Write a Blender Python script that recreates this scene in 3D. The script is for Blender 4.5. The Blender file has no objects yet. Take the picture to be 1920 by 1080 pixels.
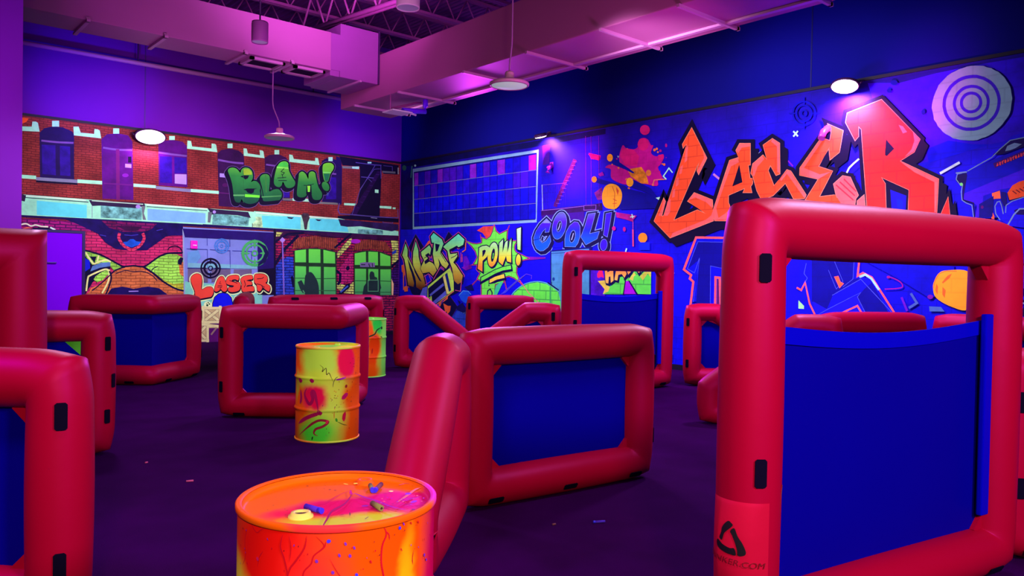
import bpy, bmesh, math, random
from mathutils import Vector, Matrix
from mathutils.geometry import tessellate_polygon
random.seed(7)
sc = bpy.context.scene
C = sc.collection
PI = math.pi
# ------------------------------------------------------------------ camera
F, CX, CY, HC = 1446.0, 960.0, 540.0, 1.55
def _n(v): return v.normalized()
vx = _n(Vector((2628-CX, 548-CY, F)))
vy = Vector((-293-CX, 494-CY, F)); vy = _n(vy - vx*vy.normalized().dot(vx)*vy.length)
up = vx.cross(vy)
row = [Vector((vx[i], vy[i], up[i])) for i in range(3)]      # camera right / down / forward in room axes
EYE = Vector((0, 0, HC))
cam = bpy.data.cameras.new('camera'); cam.sensor_width = 36; cam.lens = F/1920*36
cam.clip_end = 100
co = bpy.data.objects.new('camera', cam); C.objects.link(co)
R3 = Matrix((row[0], -row[1], -row[2])).transposed()
co.matrix_world = Matrix.Translation(EYE) @ R3.to_4x4()
sc.camera = co
def ray(px, py):
    return row[0]*(px-CX) + row[1]*(py-CY) + row[2]*F
DL, DR = 16.83, 10.762                                        # back wall at y = DL, right wall at x = DR
def G(px, py, z=0.0):
    d = ray(px, py); return EYE + d*((z-HC)/d.z)
def onL(px, py, y=DL):
    d = ray(px, py); return EYE + d*(y/d.y)
def onR(px, py, x=DR):
    d = ray(px, py); return EYE + d*(x/d.x)
def toward(px, depth):                                        # plan position at a depth along the view axis
    lat = (px-CX)/F*depth
    a = row[0]; b = row[2]
    return Vector((a.x*lat+b.x*depth, a.y*lat+b.y*depth, 0))
# ------------------------------------------------------------------ colour and materials
LIGHT = (1.0, 0.70, 1.0)
def lin(c): 
    c = c/255.0
    return c/12.92 if c <= 0.04045 else ((c+0.055)/1.055)**2.4
def alb(rgb, k=1.0):
    return tuple(min(0.93, lin(v)/l*k) for v, l in zip(rgb, LIGHT)) + (1.0,)
_mats = {}
def nodes(name):
    m = bpy.data.materials.new(name); m.use_nodes = True
    nt = m.node_tree; b = nt.nodes['Principled BSDF']
    return m, nt, b
def N(nt, t, **kw):
    n = nt.nodes.new(t)
    for k, v in kw.items(): setattr(n, k, v)
    return n
def plain(name, rgb, rough=0.6, spec=0.25, metal=0.0, bump=0.0, bscale=60.0, noise=0.0, nscale=8.0, k=1.0, coat=0.0, tint=None):
    if name in _mats: return _mats[name]
    m, nt, b = nodes(name)
    col = alb(rgb, k)
    b.inputs['Base Color'].default_value = col
    b.inputs['Roughness'].default_value = rough
    b.inputs['Specular IOR Level'].default_value = spec
    b.inputs['Metallic'].default_value = metal
    b.inputs['Coat Weight'].default_value = coat
    if tint: b.inputs['Specular Tint'].default_value = (*tint, 1)
    tc = N(nt, 'ShaderNodeTexCoord')
    if noise > 0:
        nz = N(nt, 'ShaderNodeTexNoise'); nz.inputs['Scale'].default_value = nscale; nz.inputs['Detail'].default_value = 4
        nt.links.new(tc.outputs['Object'], nz.inputs['Vector'])
        mx = N(nt, 'ShaderNodeMix', data_type='RGBA'); mx.blend_type = 'MIX'
        mx.inputs['A'].default_value = tuple(c*(1-noise) for c in col[:3])+(1,)
        mx.inputs['B'].default_value = tuple(min(1, c*(1+noise)) for c in col[:3])+(1,)
        nt.links.new(nz.outputs['Fac'], mx.inputs['Factor']); nt.links.new(mx.outputs['Result'], b.inputs['Base Color'])
    if bump > 0:
        nb = N(nt, 'ShaderNodeTexNoise'); nb.inputs['Scale'].default_value = bscale; nb.inputs['Detail'].default_value = 3
        nt.links.new(tc.outputs['Object'], nb.inputs['Vector'])
        bp = N(nt, 'ShaderNodeBump'); bp.inputs['Strength'].default_value = bump; bp.inputs['Distance'].default_value = 0.01
        nt.links.new(nb.outputs['Fac'], bp.inputs['Height']); nt.links.new(bp.outputs['Normal'], b.inputs['Normal'])
    _mats[name] = m
    return m
def lamp_mat(name, rgb, strength):
    m, nt, b = nodes(name)
    b.inputs['Base Color'].default_value = (0.8, 0.8, 0.8, 1)
    b.inputs['Emission Color'].default_value = (*rgb, 1); b.inputs['Emission Strength'].default_value = strength
    return m
def paint(wall, stops, brick=0.0, bw=0.40, bh=0.20, mortar=0.012, dark=(20, 5, 40), wear=0.12, zr=None, wscale=3.0, warp=0.0):
    """wall paint: one colour, or a gradient up the wall (stops low to high over zr); block joints show through by `brick`"""
    if isinstance(stops[0], (int, float)): stops = [stops]
    key = ('paint', wall, tuple(map(tuple, stops)), brick, bw, bh, mortar, wear, zr, wscale, dark)
    if key in _mats: return _mats[key]
    m, nt, b = nodes('mural_paint')
    b.inputs['Roughness'].default_value = 0.7; b.inputs['Specular IOR Level'].default_value = 0.12
    geo = N(nt, 'ShaderNodeNewGeometry'); sp = N(nt, 'ShaderNodeSeparateXYZ')
    nt.links.new(geo.outputs['Position'], sp.inputs['Vector'])
    cb = N(nt, 'ShaderNodeCombineXYZ')
    nt.links.new(sp.outputs['X' if wall == 'L' else 'Y'], cb.inputs['X']); nt.links.new(sp.outputs['Z'], cb.inputs['Y'])
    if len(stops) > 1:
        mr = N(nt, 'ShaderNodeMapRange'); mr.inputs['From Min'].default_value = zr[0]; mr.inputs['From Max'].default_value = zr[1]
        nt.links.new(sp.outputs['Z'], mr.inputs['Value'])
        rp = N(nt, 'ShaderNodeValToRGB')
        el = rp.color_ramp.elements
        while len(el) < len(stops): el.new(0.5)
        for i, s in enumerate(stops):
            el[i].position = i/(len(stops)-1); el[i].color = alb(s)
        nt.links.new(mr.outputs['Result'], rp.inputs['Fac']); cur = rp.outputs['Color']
    else:
        rgb = N(nt, 'ShaderNodeRGB'); rgb.outputs[0].default_value = alb(stops[0]); cur = rgb.outputs[0]
    if wear > 0:
        nz = N(nt, 'ShaderNodeTexNoise'); nz.inputs['Scale'].default_value = wscale; nz.inputs['Detail'].default_value = 6; nz.inputs['Roughness'].default_value = 0.65
        nt.links.new(cb.outputs[0], nz.inputs['Vector'])
        mr2 = N(nt, 'ShaderNodeMapRange'); mr2.inputs['From Min'].default_value = 0.3; mr2.inputs['From Max'].default_value = 0.7
        mr2.inputs['To Min'].default_value = 1-wear*1.6; mr2.inputs['To Max'].default_value = 1+wear
        nt.links.new(nz.outputs['Fac'], mr2.inputs['Value'])
        mm = N(nt, 'ShaderNodeVectorMath', operation='SCALE')
        nt.links.new(cur, mm.inputs[0]); nt.links.new(mr2.outputs['Result'], mm.inputs['Scale']); cur = mm.outputs['Vector']
    if brick > 0:
        bk = N(nt, 'ShaderNodeTexBrick'); bk.inputs['Scale'].default_value = 1.0
        bk.inputs['Brick Width'].default_value = bw; bk.inputs['Row Height'].default_value = bh
        bk.inputs['Mortar Size'].default_value = mortar; bk.inputs['Mortar Smooth'].default_value = 0.4
        bk.inputs['Color1'].default_value = (1, 1, 1, 1); bk.inputs['Color2'].default_value = (0.72, 0.72, 0.72, 1) if bw < 0.3 else (0.9, 0.9, 0.9, 1); bk.inputs['Mortar'].default_value = (0, 0, 0, 1)
        wv = cb.outputs[0]
        if bw < 0.3:
            wn = N(nt, 'ShaderNodeTexNoise'); wn.inputs['Scale'].default_value = 5
            nt.links.new(cb.outputs[0], wn.inputs['Vector'])
            wa = N(nt, 'ShaderNodeVectorMath', operation='SCALE'); wa.inputs['Scale'].default_value = 0.05
            nt.links.new(wn.outputs['Color'], wa.inputs[0])
            ad = N(nt, 'ShaderNodeVectorMath', operation='ADD')
            nt.links.new(cb.outputs[0], ad.inputs[0]); nt.links.new(wa.outputs[0], ad.inputs[1]); wv = ad.outputs[0]
        nt.links.new(wv, bk.inputs['Vector'])
        mx = N(nt, 'ShaderNodeMix', data_type='RGBA'); mx.blend_type = 'MIX'
        mc = N(nt, 'ShaderNodeMix', data_type='RGBA'); mc.blend_type = 'MULTIPLY'
        mc.inputs['Factor'].default_value = min(1, brick)
        nt.links.new(cur, mc.inputs['A']); nt.links.new(bk.outputs['Color'], mc.inputs['B'])
        mx.inputs['B'].default_value = alb(dark)
        fm = N(nt, 'ShaderNodeMath', operation='MULTIPLY'); fm.inputs[1].default_value = brick
        nt.links.new(bk.outputs['Fac'], fm.inputs[0]); nt.links.new(fm.outputs[0], mx.inputs['Factor'])
        nt.links.new(mc.outputs['Result'], mx.inputs['A']); cur = mx.outputs['Result']
    nt.links.new(cur, b.inputs['Base Color'])
    _mats[key] = m
    return m
# ------------------------------------------------------------------ object helpers
def obj(name, bm, mats, parent=None, smooth=False, loc=None):
    me = bpy.data.meshes.new(name); 
    if smooth:
        for f in bm.faces: f.smooth = True
    bm.to_mesh(me); bm.free()
    for m in (mats if isinstance(mats, (list, tuple)) else [mats]): me.materials.append(m)
    o = bpy.data.objects.new(name, me); C.objects.link(o)
    if parent is not None: o.parent = parent
    if loc is not None: o.location = loc
    return o
def tag(o, label, cat, group=None):
    o['label'] = label; o['category'] = cat
    if group: o['group'] = group
    return o
def thing(name, label, cat, loc=(0, 0, 0), rotz=0.0, group=None):
    o = bpy.data.objects.new(name, None); C.objects.link(o)
    o.empty_display_size = 0.1; o.location = loc; o.rotation_euler = (0, 0, rotz)
    return tag(o, label, cat, group)
def struct(name, bm, m, parent=None, loc=None):
    o = obj(name, bm, m, parent, loc=loc)
    if parent is None: o['kind'] = 'structure'
    return o
def box(bm, x0, x1, y0, y1, z0, z1, bevel=0.0, mi=0):
    vs = [bm.verts.new((x, y, z)) for z in (z0, z1) for y in (y0, y1) for x in (x0, x1)]
    fs = [bm.faces.new([vs[i] for i in q]) for q in ((0, 2, 3, 1), (4, 5, 7, 6), (0, 1, 5, 4), (2, 6, 7, 3), (0, 4, 6, 2), (1, 3, 7, 5))]
    for f in fs: f.material_index = mi
    if bevel > 0:
        es = list({e for f in fs for e in f.edges})
        bmesh.ops.bevel(bm, geom=es, offset=bevel, segments=2, affect='EDGES', profile=0.6)
    return fs
def B(*a, **k):
    bm = bmesh.new(); box(bm, *a, **k); return bm
def tube(bm, pts, r, seg=10, caps=True, mi=0):
    pts = [Vector(p) for p in pts]; rings = []
    for i, p in enumerate(pts):
        t = (pts[min(i+1, len(pts)-1)] - pts[max(i-1, 0)]).normalized()
        a = Vector((0, 0, 1)) if abs(t.z) < 0.9 else Vector((1, 0, 0))
        u = t.cross(a).normalized(); v = t.cross(u)
        rings.append([bm.verts.new(p + (u*math.cos(2*PI*k/seg) + v*math.sin(2*PI*k/seg))*r) for k in range(seg)])
    for i in range(len(rings)-1):
        for k in range(seg):
            f = bm.faces.new((rings[i][k], rings[i][(k+1) % seg], rings[i+1][(k+1) % seg], rings[i+1][k])); f.smooth = True; f.material_index = mi
    if caps:
        for rg in (rings[0][::-1], rings[-1]):
            f = bm.faces.new(rg); f.material_index = mi
    return bm
def lathe(bm, prof, seg=48, mi=0, cx=0.0, cy=0.0, close_top=False, close_bot=False):
    rings = [[bm.verts.new((cx+r*math.cos(2*PI*k/seg), cy+r*math.sin(2*PI*k/seg), z)) for k in range(seg)] for r, z in prof]
    for i in range(len(rings)-1):
        for k in range(seg):
            f = bm.faces.new((rings[i][k], rings[i][(k+1) % seg], rings[i+1][(k+1) % seg], rings[i+1][k])); f.smooth = True; f.material_index = mi
    if close_top: bm.faces.new(rings[-1]).material_index = mi
    if close_bot: bm.faces.new(rings[0][::-1]).material_index = mi
    return bm
def prism(bm, poly, y0, y1, mi=0):
    """polygon in local x/z extruded along y"""
    a = [bm.verts.new((x, y0, z)) for x, z in poly]; b = [bm.verts.new((x, y1, z)) for x, z in poly]
    n = len(poly)
    tris = tessellate_polygon([[Vector((x, z, 0)) for x, z in poly]])
    for t in tris:
        try:
            bm.faces.new([a[i] for i in t]).material_index = mi; bm.faces.new([b[i] for i in reversed(t)]).material_index = mi
        except ValueError: pass
    for i in range(n):
        bm.faces.new((a[i], a[(i+1) % n], b[(i+1) % n], b[i])).material_index = mi
    bmesh.ops.recalc_face_normals(bm, faces=bm.faces)
# ------------------------------------------------------------------ flat painted artwork on a wall
def catmull(P, closed=True, n=5):
    out = []; L = len(P)
    rng = range(L) if closed else range(L-1)
    for i in rng:
        if closed: p0, p1, p2, p3 = (P[(i+k) % L] for k in (-1, 0, 1, 2))
        else: p0, p1, p2, p3 = P[max(i-1, 0)], P[i], P[i+1], P[min(i+2, L-1)]
        for s in range(n):
            t = s/n; t2 = t*t; t3 = t2*t
            out.append(tuple(0.5*((2*p1[k]) + (-p0[k]+p2[k])*t + (2*p0[k]-5*p1[k]+4*p2[k]-p3[k])*t2 + (-p0[k]+3*p1[k]-3*p2[k]+p3[k])*t3) for k in (0, 1)))
    if not closed: out.append(tuple(P[-1]))
    return out
def ell(cx, cy, rx, ry, tilt=0.0, n=28, a0=0.0, a1=2*PI):
    c, s = math.cos(tilt), math.sin(tilt); full = abs(a1-a0) > 6.28
    m = n if full else n+1
    return [(cx + rx*math.cos(t)*c - ry*math.sin(t)*s, cy + rx*math.cos(t)*s + ry*math.sin(t)*c) for t in (a0+(a1-a0)*i/n for i in range(m))]
def Z(x0, y0, s):
    return lambda pts: [(x0+x/s, y0+y/s) for x, y in pts]
_layer = {'L': 0, 'R': 0}
class Art:
    """one painted motif of a mural: polygons and strokes of paint lying on the wall"""
    def __init__(self, wall, z=None, s=1.0):
        self.wall = wall; self.bm = bmesh.new(); self.mats = []; self.z = z or (lambda p: p)
        self.s = s
    def mi(self, m):
        if m not in self.mats: self.mats.append(m)
        return self.mats.index(m)
    def place(self, p, off):
        if self.wall == 'L':
            q = onL(p[0], p[1]); return Vector((q.x, DL-off, q.z)) - MLOC
        q = onR(p[0], p[1]); return Vector((DR-off, q.y, q.z)) - MRLOC
    def _off(self):
        _layer[self.wall] += 1
        return 0.006 + 0.00005*_layer[self.wall]
    def fill(self, pts, m, holes=(), smooth=False, raw=False):
        loops = [pts] + list(holes)
        if not raw: loops = [self.z(l) for l in loops]
        if smooth: loops = [catmull(l) for l in loops]
        off = self._off(); mi = self.mi(m)
        flat = [p for l in loops for p in l]
        vs = [self.bm.verts.new(self.place(p, off)) for p in flat]
        for t in tessellate_polygon([[Vector((x, y, 0)) for x, y in l] for l in loops]):
            if len(set(t)) < 3: continue
            try: f = self.bm.faces.new([vs[i] for i in t]); f.material_index = mi
            except ValueError: pass
        return self
    def stroke(self, pts, w, m, closed=False, smooth=False, raw=False, dx=0, dy=0):
        if not raw: pts = self.z(pts); w = w/self.s; dx /= self.s; dy /= self.s
        if smooth: pts = catmull(pts, closed)
        pts = [(x+dx, y+dy) for x, y in pts]
        P = [pts[0]]
        for p in pts[1:]:
            if math.hypot(p[0]-P[-1][0], p[1]-P[-1][1]) > 1e-3: P.append(p)
        n = len(P); off = self._off(); mi = self.mi(m); h = w/2
        Lp, Rp = [], []
        for i in range(n):
            a = P[i-1] if (closed or i > 0) else None
            c = P[(i+1) % n] if (closed or i < n-1) else None
            p = P[i]
            def d(u, v):
                l = math.hypot(v[0]-u[0], v[1]-u[1]) or 1; return ((v[0]-u[0])/l, (v[1]-u[1])/l)
            d0 = d(a, p) if a else d(p, c); d1 = d(p, c) if c else d0
            nx, ny = -(d0[1]+d1[1]), d0[0]+d1[0]; l = math.hypot(nx, ny)
            if l < 0.3: nx, ny, l = -d0[1], d0[0], 1.0
            nx /= l; ny /= l
            k = h/max(0.45, -d0[1]*nx + d0[0]*ny)
            e = h*0.8 if (not a or not c) else 0
            ex = (-d0[0]*e if not a else (d0[0]*e if not c else 0)); ey = (-d0[1]*e if not a else (d0[1]*e if not c else 0))
            Lp.append((p[0]+nx*k+ex, p[1]+ny*k+ey)); Rp.append((p[0]-nx*k+ex, p[1]-ny*k+ey))
        vl = [self.bm.verts.new(self.place(p, off)) for p in Lp]; vr = [self.bm.verts.new(self.place(p, off)) for p in Rp]
        for i in range(n if closed else n-1):
            j = (i+1) % n
            try: f = self.bm.faces.new((vl[i], vr[i], vr[j], vl[j])); f.material_index = mi
            except ValueError: pass
        return self
    def outlined(self, polys, fillm, outm, w, thin=None, tw=0, sh=None, shm=None, smooth=False):
        """letters: outer thin line, thick dark outline with an optional drop shadow, then the fill"""
        if thin:
            for p in polys: self.stroke(p, w+2*tw, thin, True, smooth)
            if sh:
                for p in polys: self.stroke(p, w+2*tw, thin, True, smooth, dx=sh[0], dy=sh[1])
        if sh:
            for k in (1.0, 0.5):
                for p in polys:
                    self.fill([(x+sh[0]*k, y+sh[1]*k) for x, y in p], shm or outm, smooth=smooth); self.stroke(p, w, shm or outm, True, smooth, dx=sh[0]*k, dy=sh[1]*k)
        for p in polys: self.stroke(p, w, outm, True, smooth)
        for p in polys: self.fill(p, fillm, smooth=smooth)
        return self
    def done(self, name, label=None):
        if not self.bm.faces: self.bm.free(); return None
        # every face turned to the room
        want = Vector((0, -1, 0)) if self.wall == 'L' else Vector((-1, 0, 0))
        self.bm.normal_update()
        for f in self.bm.faces:
            if f.normal.dot(want) < 0: f.normal_flip()
        o = obj(name, self.bm, self.mats, ML if self.wall == 'L' else MR)
        if label: o['label'] = label
        return o

class Each:
    """every fill or stroke becomes a painted piece of its own"""
    def __init__(self, wall, z, s, name): self.a = (wall, z, s); self.n = name
    def fill(self, *k, **kw): Art(*self.a).fill(*k, **kw).done(self.n)
    def stroke(self, *k, **kw): Art(*self.a).stroke(*k, **kw).done(self.n)
# ------------------------------------------------------------------ room shell
FLOORM = plain('carpet', (46, 0, 68), rough=0.95, spec=0.02, noise=0.35, nscale=2.5, bump=0.4, bscale=240)
WALLL = plain('purple_wall_paint', (98, 8, 160), rough=0.8, spec=0.1, noise=0.06, nscale=1.5, bump=0.08, bscale=90)
WALLR = plain('navy_wall_paint', (6, 4, 118), rough=0.8, spec=0.1, noise=0.06, nscale=1.5, bump=0.08, bscale=90)
PIER = plain('violet_pier_paint', (128, 30, 186), rough=0.8, spec=0.1, noise=0.08, nscale=2, bump=0.05, bscale=90)
DECK = plain('ceiling_deck_paint', (110, 34, 128), rough=0.7, spec=0.2)
STEEL = plain('joist_paint', (148, 52, 140), rough=0.6, spec=0.3)
DUCT = plain('duct_paint', (160, 66, 150), rough=0.6, spec=0.25, noise=0.06, nscale=2.0, bump=0.15, bscale=5)
DUCTJ = plain('duct_joint', (178, 88, 172), rough=0.55, spec=0.3)
BLACK = plain('black_webbing', (22, 10, 40), rough=0.8, spec=0.1)
DARKHOLE = plain('grille_dark', (38, 2, 55), rough=0.9, spec=0.05)
CEIL = 7.2
struct('floor', B(-9, 11.0, -3.0, 17.0, -0.1, 0.0), FLOORM)
bm = bmesh.new(); box(bm, -9, 11.0, DL, DL+0.2, 0, CEIL); struct('wall_back', bm, WALLL)
bm = bmesh.new(); box(bm, DR, DR+0.2, -3.0, DL+0.2, 0, CEIL); struct('wall_right', bm, WALLR)
# pier at the left edge
pe = onL(42, 200, 10.4).x
bm = bmesh.new(); box(bm, -3.2, pe, 10.4, 10.75, 0, CEIL); struct('wall_left', bm, PIER)
# corrugated ceiling deck
bm = bmesh.new(); n = 150
prof = []
for i in range(n):
    x = -9 + i*0.1335
    prof += [(x, CEIL), (x+0.04, CEIL), (x+0.065, CEIL+0.05), (x+0.108, CEIL+0.05)]
a = [bm.verts.new((x, -3.0, z)) for x, z in prof]; b = [bm.verts.new((x, DL+0.2, z)) for x, z in prof]
for i in range(len(prof)-1): bm.faces.new((a[i], b[i], b[i+1], a[i+1]))
struct('ceiling', bm, DECK)
# baseboards, thin black trim above the murals, corner trim
TRIMB = plain('black_trim', (14, 4, 40), rough=0.6)
bm = bmesh.new(); box(bm, 3.65, DR-0.02, DL-0.02, DL, 0.0, 0.09); struct('baseboard_back', bm, TRIMB)
bm = bmesh.new(); box(bm, DR-0.02, DR, 0.0, DL-0.02, 0.0, 0.09); struct('baseboard_right', bm, TRIMB)
bm = bmesh.new(); box(bm, 0.2, DR-0.03, DL-0.03, DL, 4.355, 4.40); struct('trim_1', bm, TRIMB)
bm = bmesh.new(); box(bm, DR-0.03, DR, 0.0, DL-0.03, 4.355, 4.40); struct('trim_2', bm, TRIMB)
# door in the back wall
DOORM = plain('violet_door_paint', (124, 0, 250), rough=0.7, spec=0.04, noise=0.03, nscale=2)
DFR = plain('door_frame_paint', (26, 4, 92), rough=0.5)
dx0, dx1, dz = onL(66, 437).x, onL(153.5, 437).x, 2.215
bm = bmesh.new(); box(bm, dx0, dx1, DL-0.045, DL-0.005, 0.01, dz, bevel=0.004)
door = struct('door_1', bm, DOORM)
bm = bmesh.new()
box(bm, dx0-0.06, dx0, DL-0.06, DL, 0, dz+0.05); box(bm, dx1, dx1+0.05, DL-0.06, DL, 0, dz+0.05); box(bm, dx0, dx1, DL-0.06, DL, dz, dz+0.05)
struct('door_frame', bm, DFR, door)
q = onL(97, 492.5); bm = bmesh.new()
box(bm, q.x-0.09, q.x+0.07, DL-0.085, DL-0.045, q.z-0.012, q.z+0.012, bevel=0.006); struct('door_pull', bm, plain('door_pull_metal', (70, 6, 150), rough=0.4), door)
# drywall joints above the murals
JM = plain('wall_joint', (70, 6, 120)); JN = plain('wall_joint_navy', (3, 2, 84))
bm = bmesh.new(); q = onL(272, 180); box(bm, q.x-0.012, q.x+0.012, DL-0.004, DL+0.01, 4.4, 6.6); struct('trim_3', bm, JM)
bm = bmesh.new(); q = onR(1521, 130); box(bm, DR-0.004, DR+0.01, q.y-0.01, q.y+0.01, 4.4, 6.6); struct('trim_4', bm, JN)
# ------------------------------------------------------------------ ceiling steel
def joist(x, y0, y1, label, depth=0.55, top=CEIL-0.02, along='y', panels=18):
    t = thing('ceiling_joist', label, 'joist', (0, 0, 0), group='steel roof joists')
    P = (lambda u, z: (x, u, z)) if along == 'y' else (lambda u, z: (u, x, z))
    for nm, z in (('top_chord', top-0.03), ('bottom_chord', top-depth)):
        bm = bmesh.new()
        for o in (-0.035, 0.035):
            q0, q1 = P(y0, z), P(y1, z)
            if along == 'y': box(bm, x+o-0.028, x+o+0.028, y0, y1, z-0.025, z+0.025)
            else: box(bm, y0, y1, x+o-0.028, x+o+0.028, z-0.025, z+0.025)
        obj(nm, bm, STEEL, t)
    bm = bmesh.new(); st = (y1-y0)/panels
    for i in range(panels):
        u = y0+i*st
        tube(bm, [P(u, top-0.05), P(u+st/2, top-depth)], 0.014, 6); tube(bm, [P(u+st/2, top-depth), P(u+st, top-0.05)], 0.014, 6)
    obj('web', bm, STEEL, t)
    return t
for k, (yy, lab) in enumerate(((15.6, 'steel roof joist nearest the back wall'), (14.1, 'steel roof joist second from the back wall'), (12.6, 'steel roof joist crossing above the square duct box'), (11.1, 'steel roof joist crossing above the white drum lamp'), (9.6, 'steel roof joist nearest the camera at the top edge'))):
    joist(yy, 0.5, 10.7, lab, along='x')
# girder running towards the camera
t = thing('ceiling_girder', 'long steel girder running from the duct box toward the top edge', 'girder')
pa, pb = G(607, 50, 6.0), G(760, 0, 6.0)
dv = (pb-pa).normalized(); pa = pa - dv*0.7; pb = pb + dv*3.0
sd = dv.cross(Vector((0, 0, 1))).normalized()
for o in (-0.05, 0.05):
    bm = bmesh.new(); tube(bm, [pa+sd*o, pb+sd*o], 0.042, 8); obj('chord', bm, STEEL, t)
bm = bmesh.new()
for i in range(8):
    u = pa + (pb-pa)*(i/8); v = pa + (pb-pa)*((i+1)/8); mid = (u+v)/2 + Vector((0, 0, 0.75))
    tube(bm, [u, mid], 0.02, 6); tube(bm, [mid, v], 0.02, 6)
obj('web', bm, STEEL, t)
# wall pipe
t = thing('wall_pipe', 'thin pale pipe running high along the purple back wall', 'pipe')
bm = bmesh.new(); tube(bm, [(-1.0, 16.6, 5.63), (10.7, 16.6, 5.68)], 0.045, 12); obj('pipe_run', bm, DUCTJ, t)
for x in (4.42, 8.2):
    bm = tube(bmesh.new(), [(x, 16.6, 5.65), (x, 16.6, CEIL)], 0.014, 6); obj('hanger_rod', bm, plain('rod_dark', (50, 10, 70)), t)
# ------------------------------------------------------------------ ducts
t = thing('air_duct', 'square pale duct along the back wall with two dark vents', 'duct', (0, 0, 0))
bm = bmesh.new(); box(bm, -3.0, 6.28, 12.07, 12.78, 5.0, 5.65, bevel=0.01); obj('duct_body', bm, DUCT, t)
for x in (2.55, 3.58, 4.78, 5.56):
    bm = bmesh.new(); box(bm, x-0.02, x+0.03, 12.0, 12.86, 4.965, 4.998); box(bm, x-0.02, x+0.03, 12.03, 12.066, 4.965, 5.03); obj('duct_flange', bm, DUCTJ, t)
for a, b in ((4.92, 5.5), (5.66, 6.22)):
    bm = bmesh.new(); y0, y1 = 12.16, 12.68
    box(bm, a, b, y0, y0+0.06, 4.955, 4.998); box(bm, a, b, y1-0.06, y1, 4.955, 4.998); box(bm, a, a+0.06, y0, y1, 4.955, 4.998); box(bm, b-0.04, b, y0, y1, 4.955, 4.998)
    g = obj('vent_grille', bm, DUCTJ, t)
    bm = bmesh.new(); box(bm, a+0.05, b-0.04, y0+0.05, y1-0.05, 4.985, 4.999); obj('vent_opening', bm, DARKHOLE, g)
t2 = thing('duct_elbow', 'square duct box joining the two ducts, with dark seam', 'duct', (6.35, 12.1, 4.93))
bm = bmesh.new(); box(bm, 0.12, 0.88, 0.0, 1.12, 0.0, 0.92, bevel=0.012); box(bm, -0.06, 0.12, 0.02, 1.02, -0.0, 0.14, bevel=0.01); box(bm, -0.06, 0.13, 0.0, 0.68, 0.1, 0.72); obj('duct_body', bm, plain('elbow_paint', (140, 50, 150), rough=0.6, spec=0.25, noise=0.12, nscale=3), t2)
bm = bmesh.new(); box(bm, 0.47, 0.51, -0.06, 1.14, -0.03, 0.0); obj('duct_flange', bm, DUCTJ, t2)
bm = bmesh.new(); box(bm, 0.865, 0.895, -0.015, 0.01, 0.0, 0.94); obj('corner_seam', bm, plain('seam_dark', (60, 8, 80)), t2)
t = thing('air_duct', 'long pale duct running toward the camera beside the navy wall', 'duct')
bm = bmesh.new(); box(bm, 7.25, 8.38, -1.0, 13.52, 4.7, 5.47, bevel=0.015); obj('duct_body', bm, plain('duct_paint_pink', (160, 62, 140), rough=0.6, spec=0.25, noise=0.05, nscale=1.5, bump=0.15, bscale=5), t)
for y in (12.9, 11.4, 9.55, 8.1, 6.7, 5.5, 4.3, 3.0):
    bm = bmesh.new(); box(bm, 7.2, 8.44, y-0.02, y+0.02, 4.66, 4.699); box(bm, 8.382, 8.42, y-0.02, y+0.02, 4.66, 5.2); obj('duct_flange', bm, DUCTJ, t)
bm = bmesh.new(); box(bm, 8.12, 8.19, 3.0, 12.9, 4.67, 4.699); obj('duct_seam', bm, DUCTJ, t)
# side branch of that duct, upper right
t = thing('duct_transition', 'short wide duct branch at the top edge toward the navy wall', 'duct')
pz = 5.05
bm = bmesh.new(); box(bm, 5.4, 7.19, 2.2, 5.75, pz, pz+0.6, bevel=0.01); obj('duct_body', bm, DUCT, t)
bm = bmesh.new(); box(bm, 5.4, 7.18, 4.6, 4.66, pz-0.04, pz); obj('duct_flange', bm, DUCTJ, t)
for x, y in ((5.6, 2.6), (7.0, 5.4)):
    bm = tube(bmesh.new(), [(x, y, pz+0.6), (x, y, CEIL)], 0.012, 6); obj('hanger_rod', bm, STEEL, t)
# pipe elbow and bracket hung under the duct end
WHITEP = plain('pale_plastic', (214, 176, 226), rough=0.45, spec=0.3)
BLUEP = plain('violet_pipe_paint', (96, 10, 255), rough=0.4, spec=0.3)
def gz(px, py, z=4.5): return G(px, py, z)
t = thing('ceiling_bracket', 'pale bracket with bent violet pipe under the duct end', 'bracket')
Y0 = 11.3
def oy(px, py): return onL(px, py, Y0)
bm = bmesh.new(); tube(bm, [oy(755, 207), oy(775, 208), oy(797, 209), oy(797.5, 200), oy(797.5, 187)], 0.046, 12); obj('bent_pipe', bm, BLUEP, t)
bm = bmesh.new(); q0, q1 = oy(731, 205), oy(768, 212)
box(bm, q0.x, q1.x, Y0-0.1, Y0+0.25, q1.z-0.02, q0.z, bevel=0.01); obj('tray', bm, WHITEP, t)
bm = bmesh.new(); tube(bm, [oy(735, 203), oy(770, 196), oy(776, 194), oy(790, 193)], 0.02, 8); obj('arm', bm, plain('arm_paint', (120, 30, 110)), t)
bm = bmesh.new(); tube(bm, [oy(732, 205)-Vector((0, 0, 0.02)), oy(732, 195)+Vector((0, 0, 0.16))], 0.012, 6); obj('hanger_rod', bm, STEEL, t)
bm = bmesh.new(); tube(bm, [oy(764, 210), oy(780, 216)], 0.02, 8); obj('lever', bm, WHITEP, t)
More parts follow.
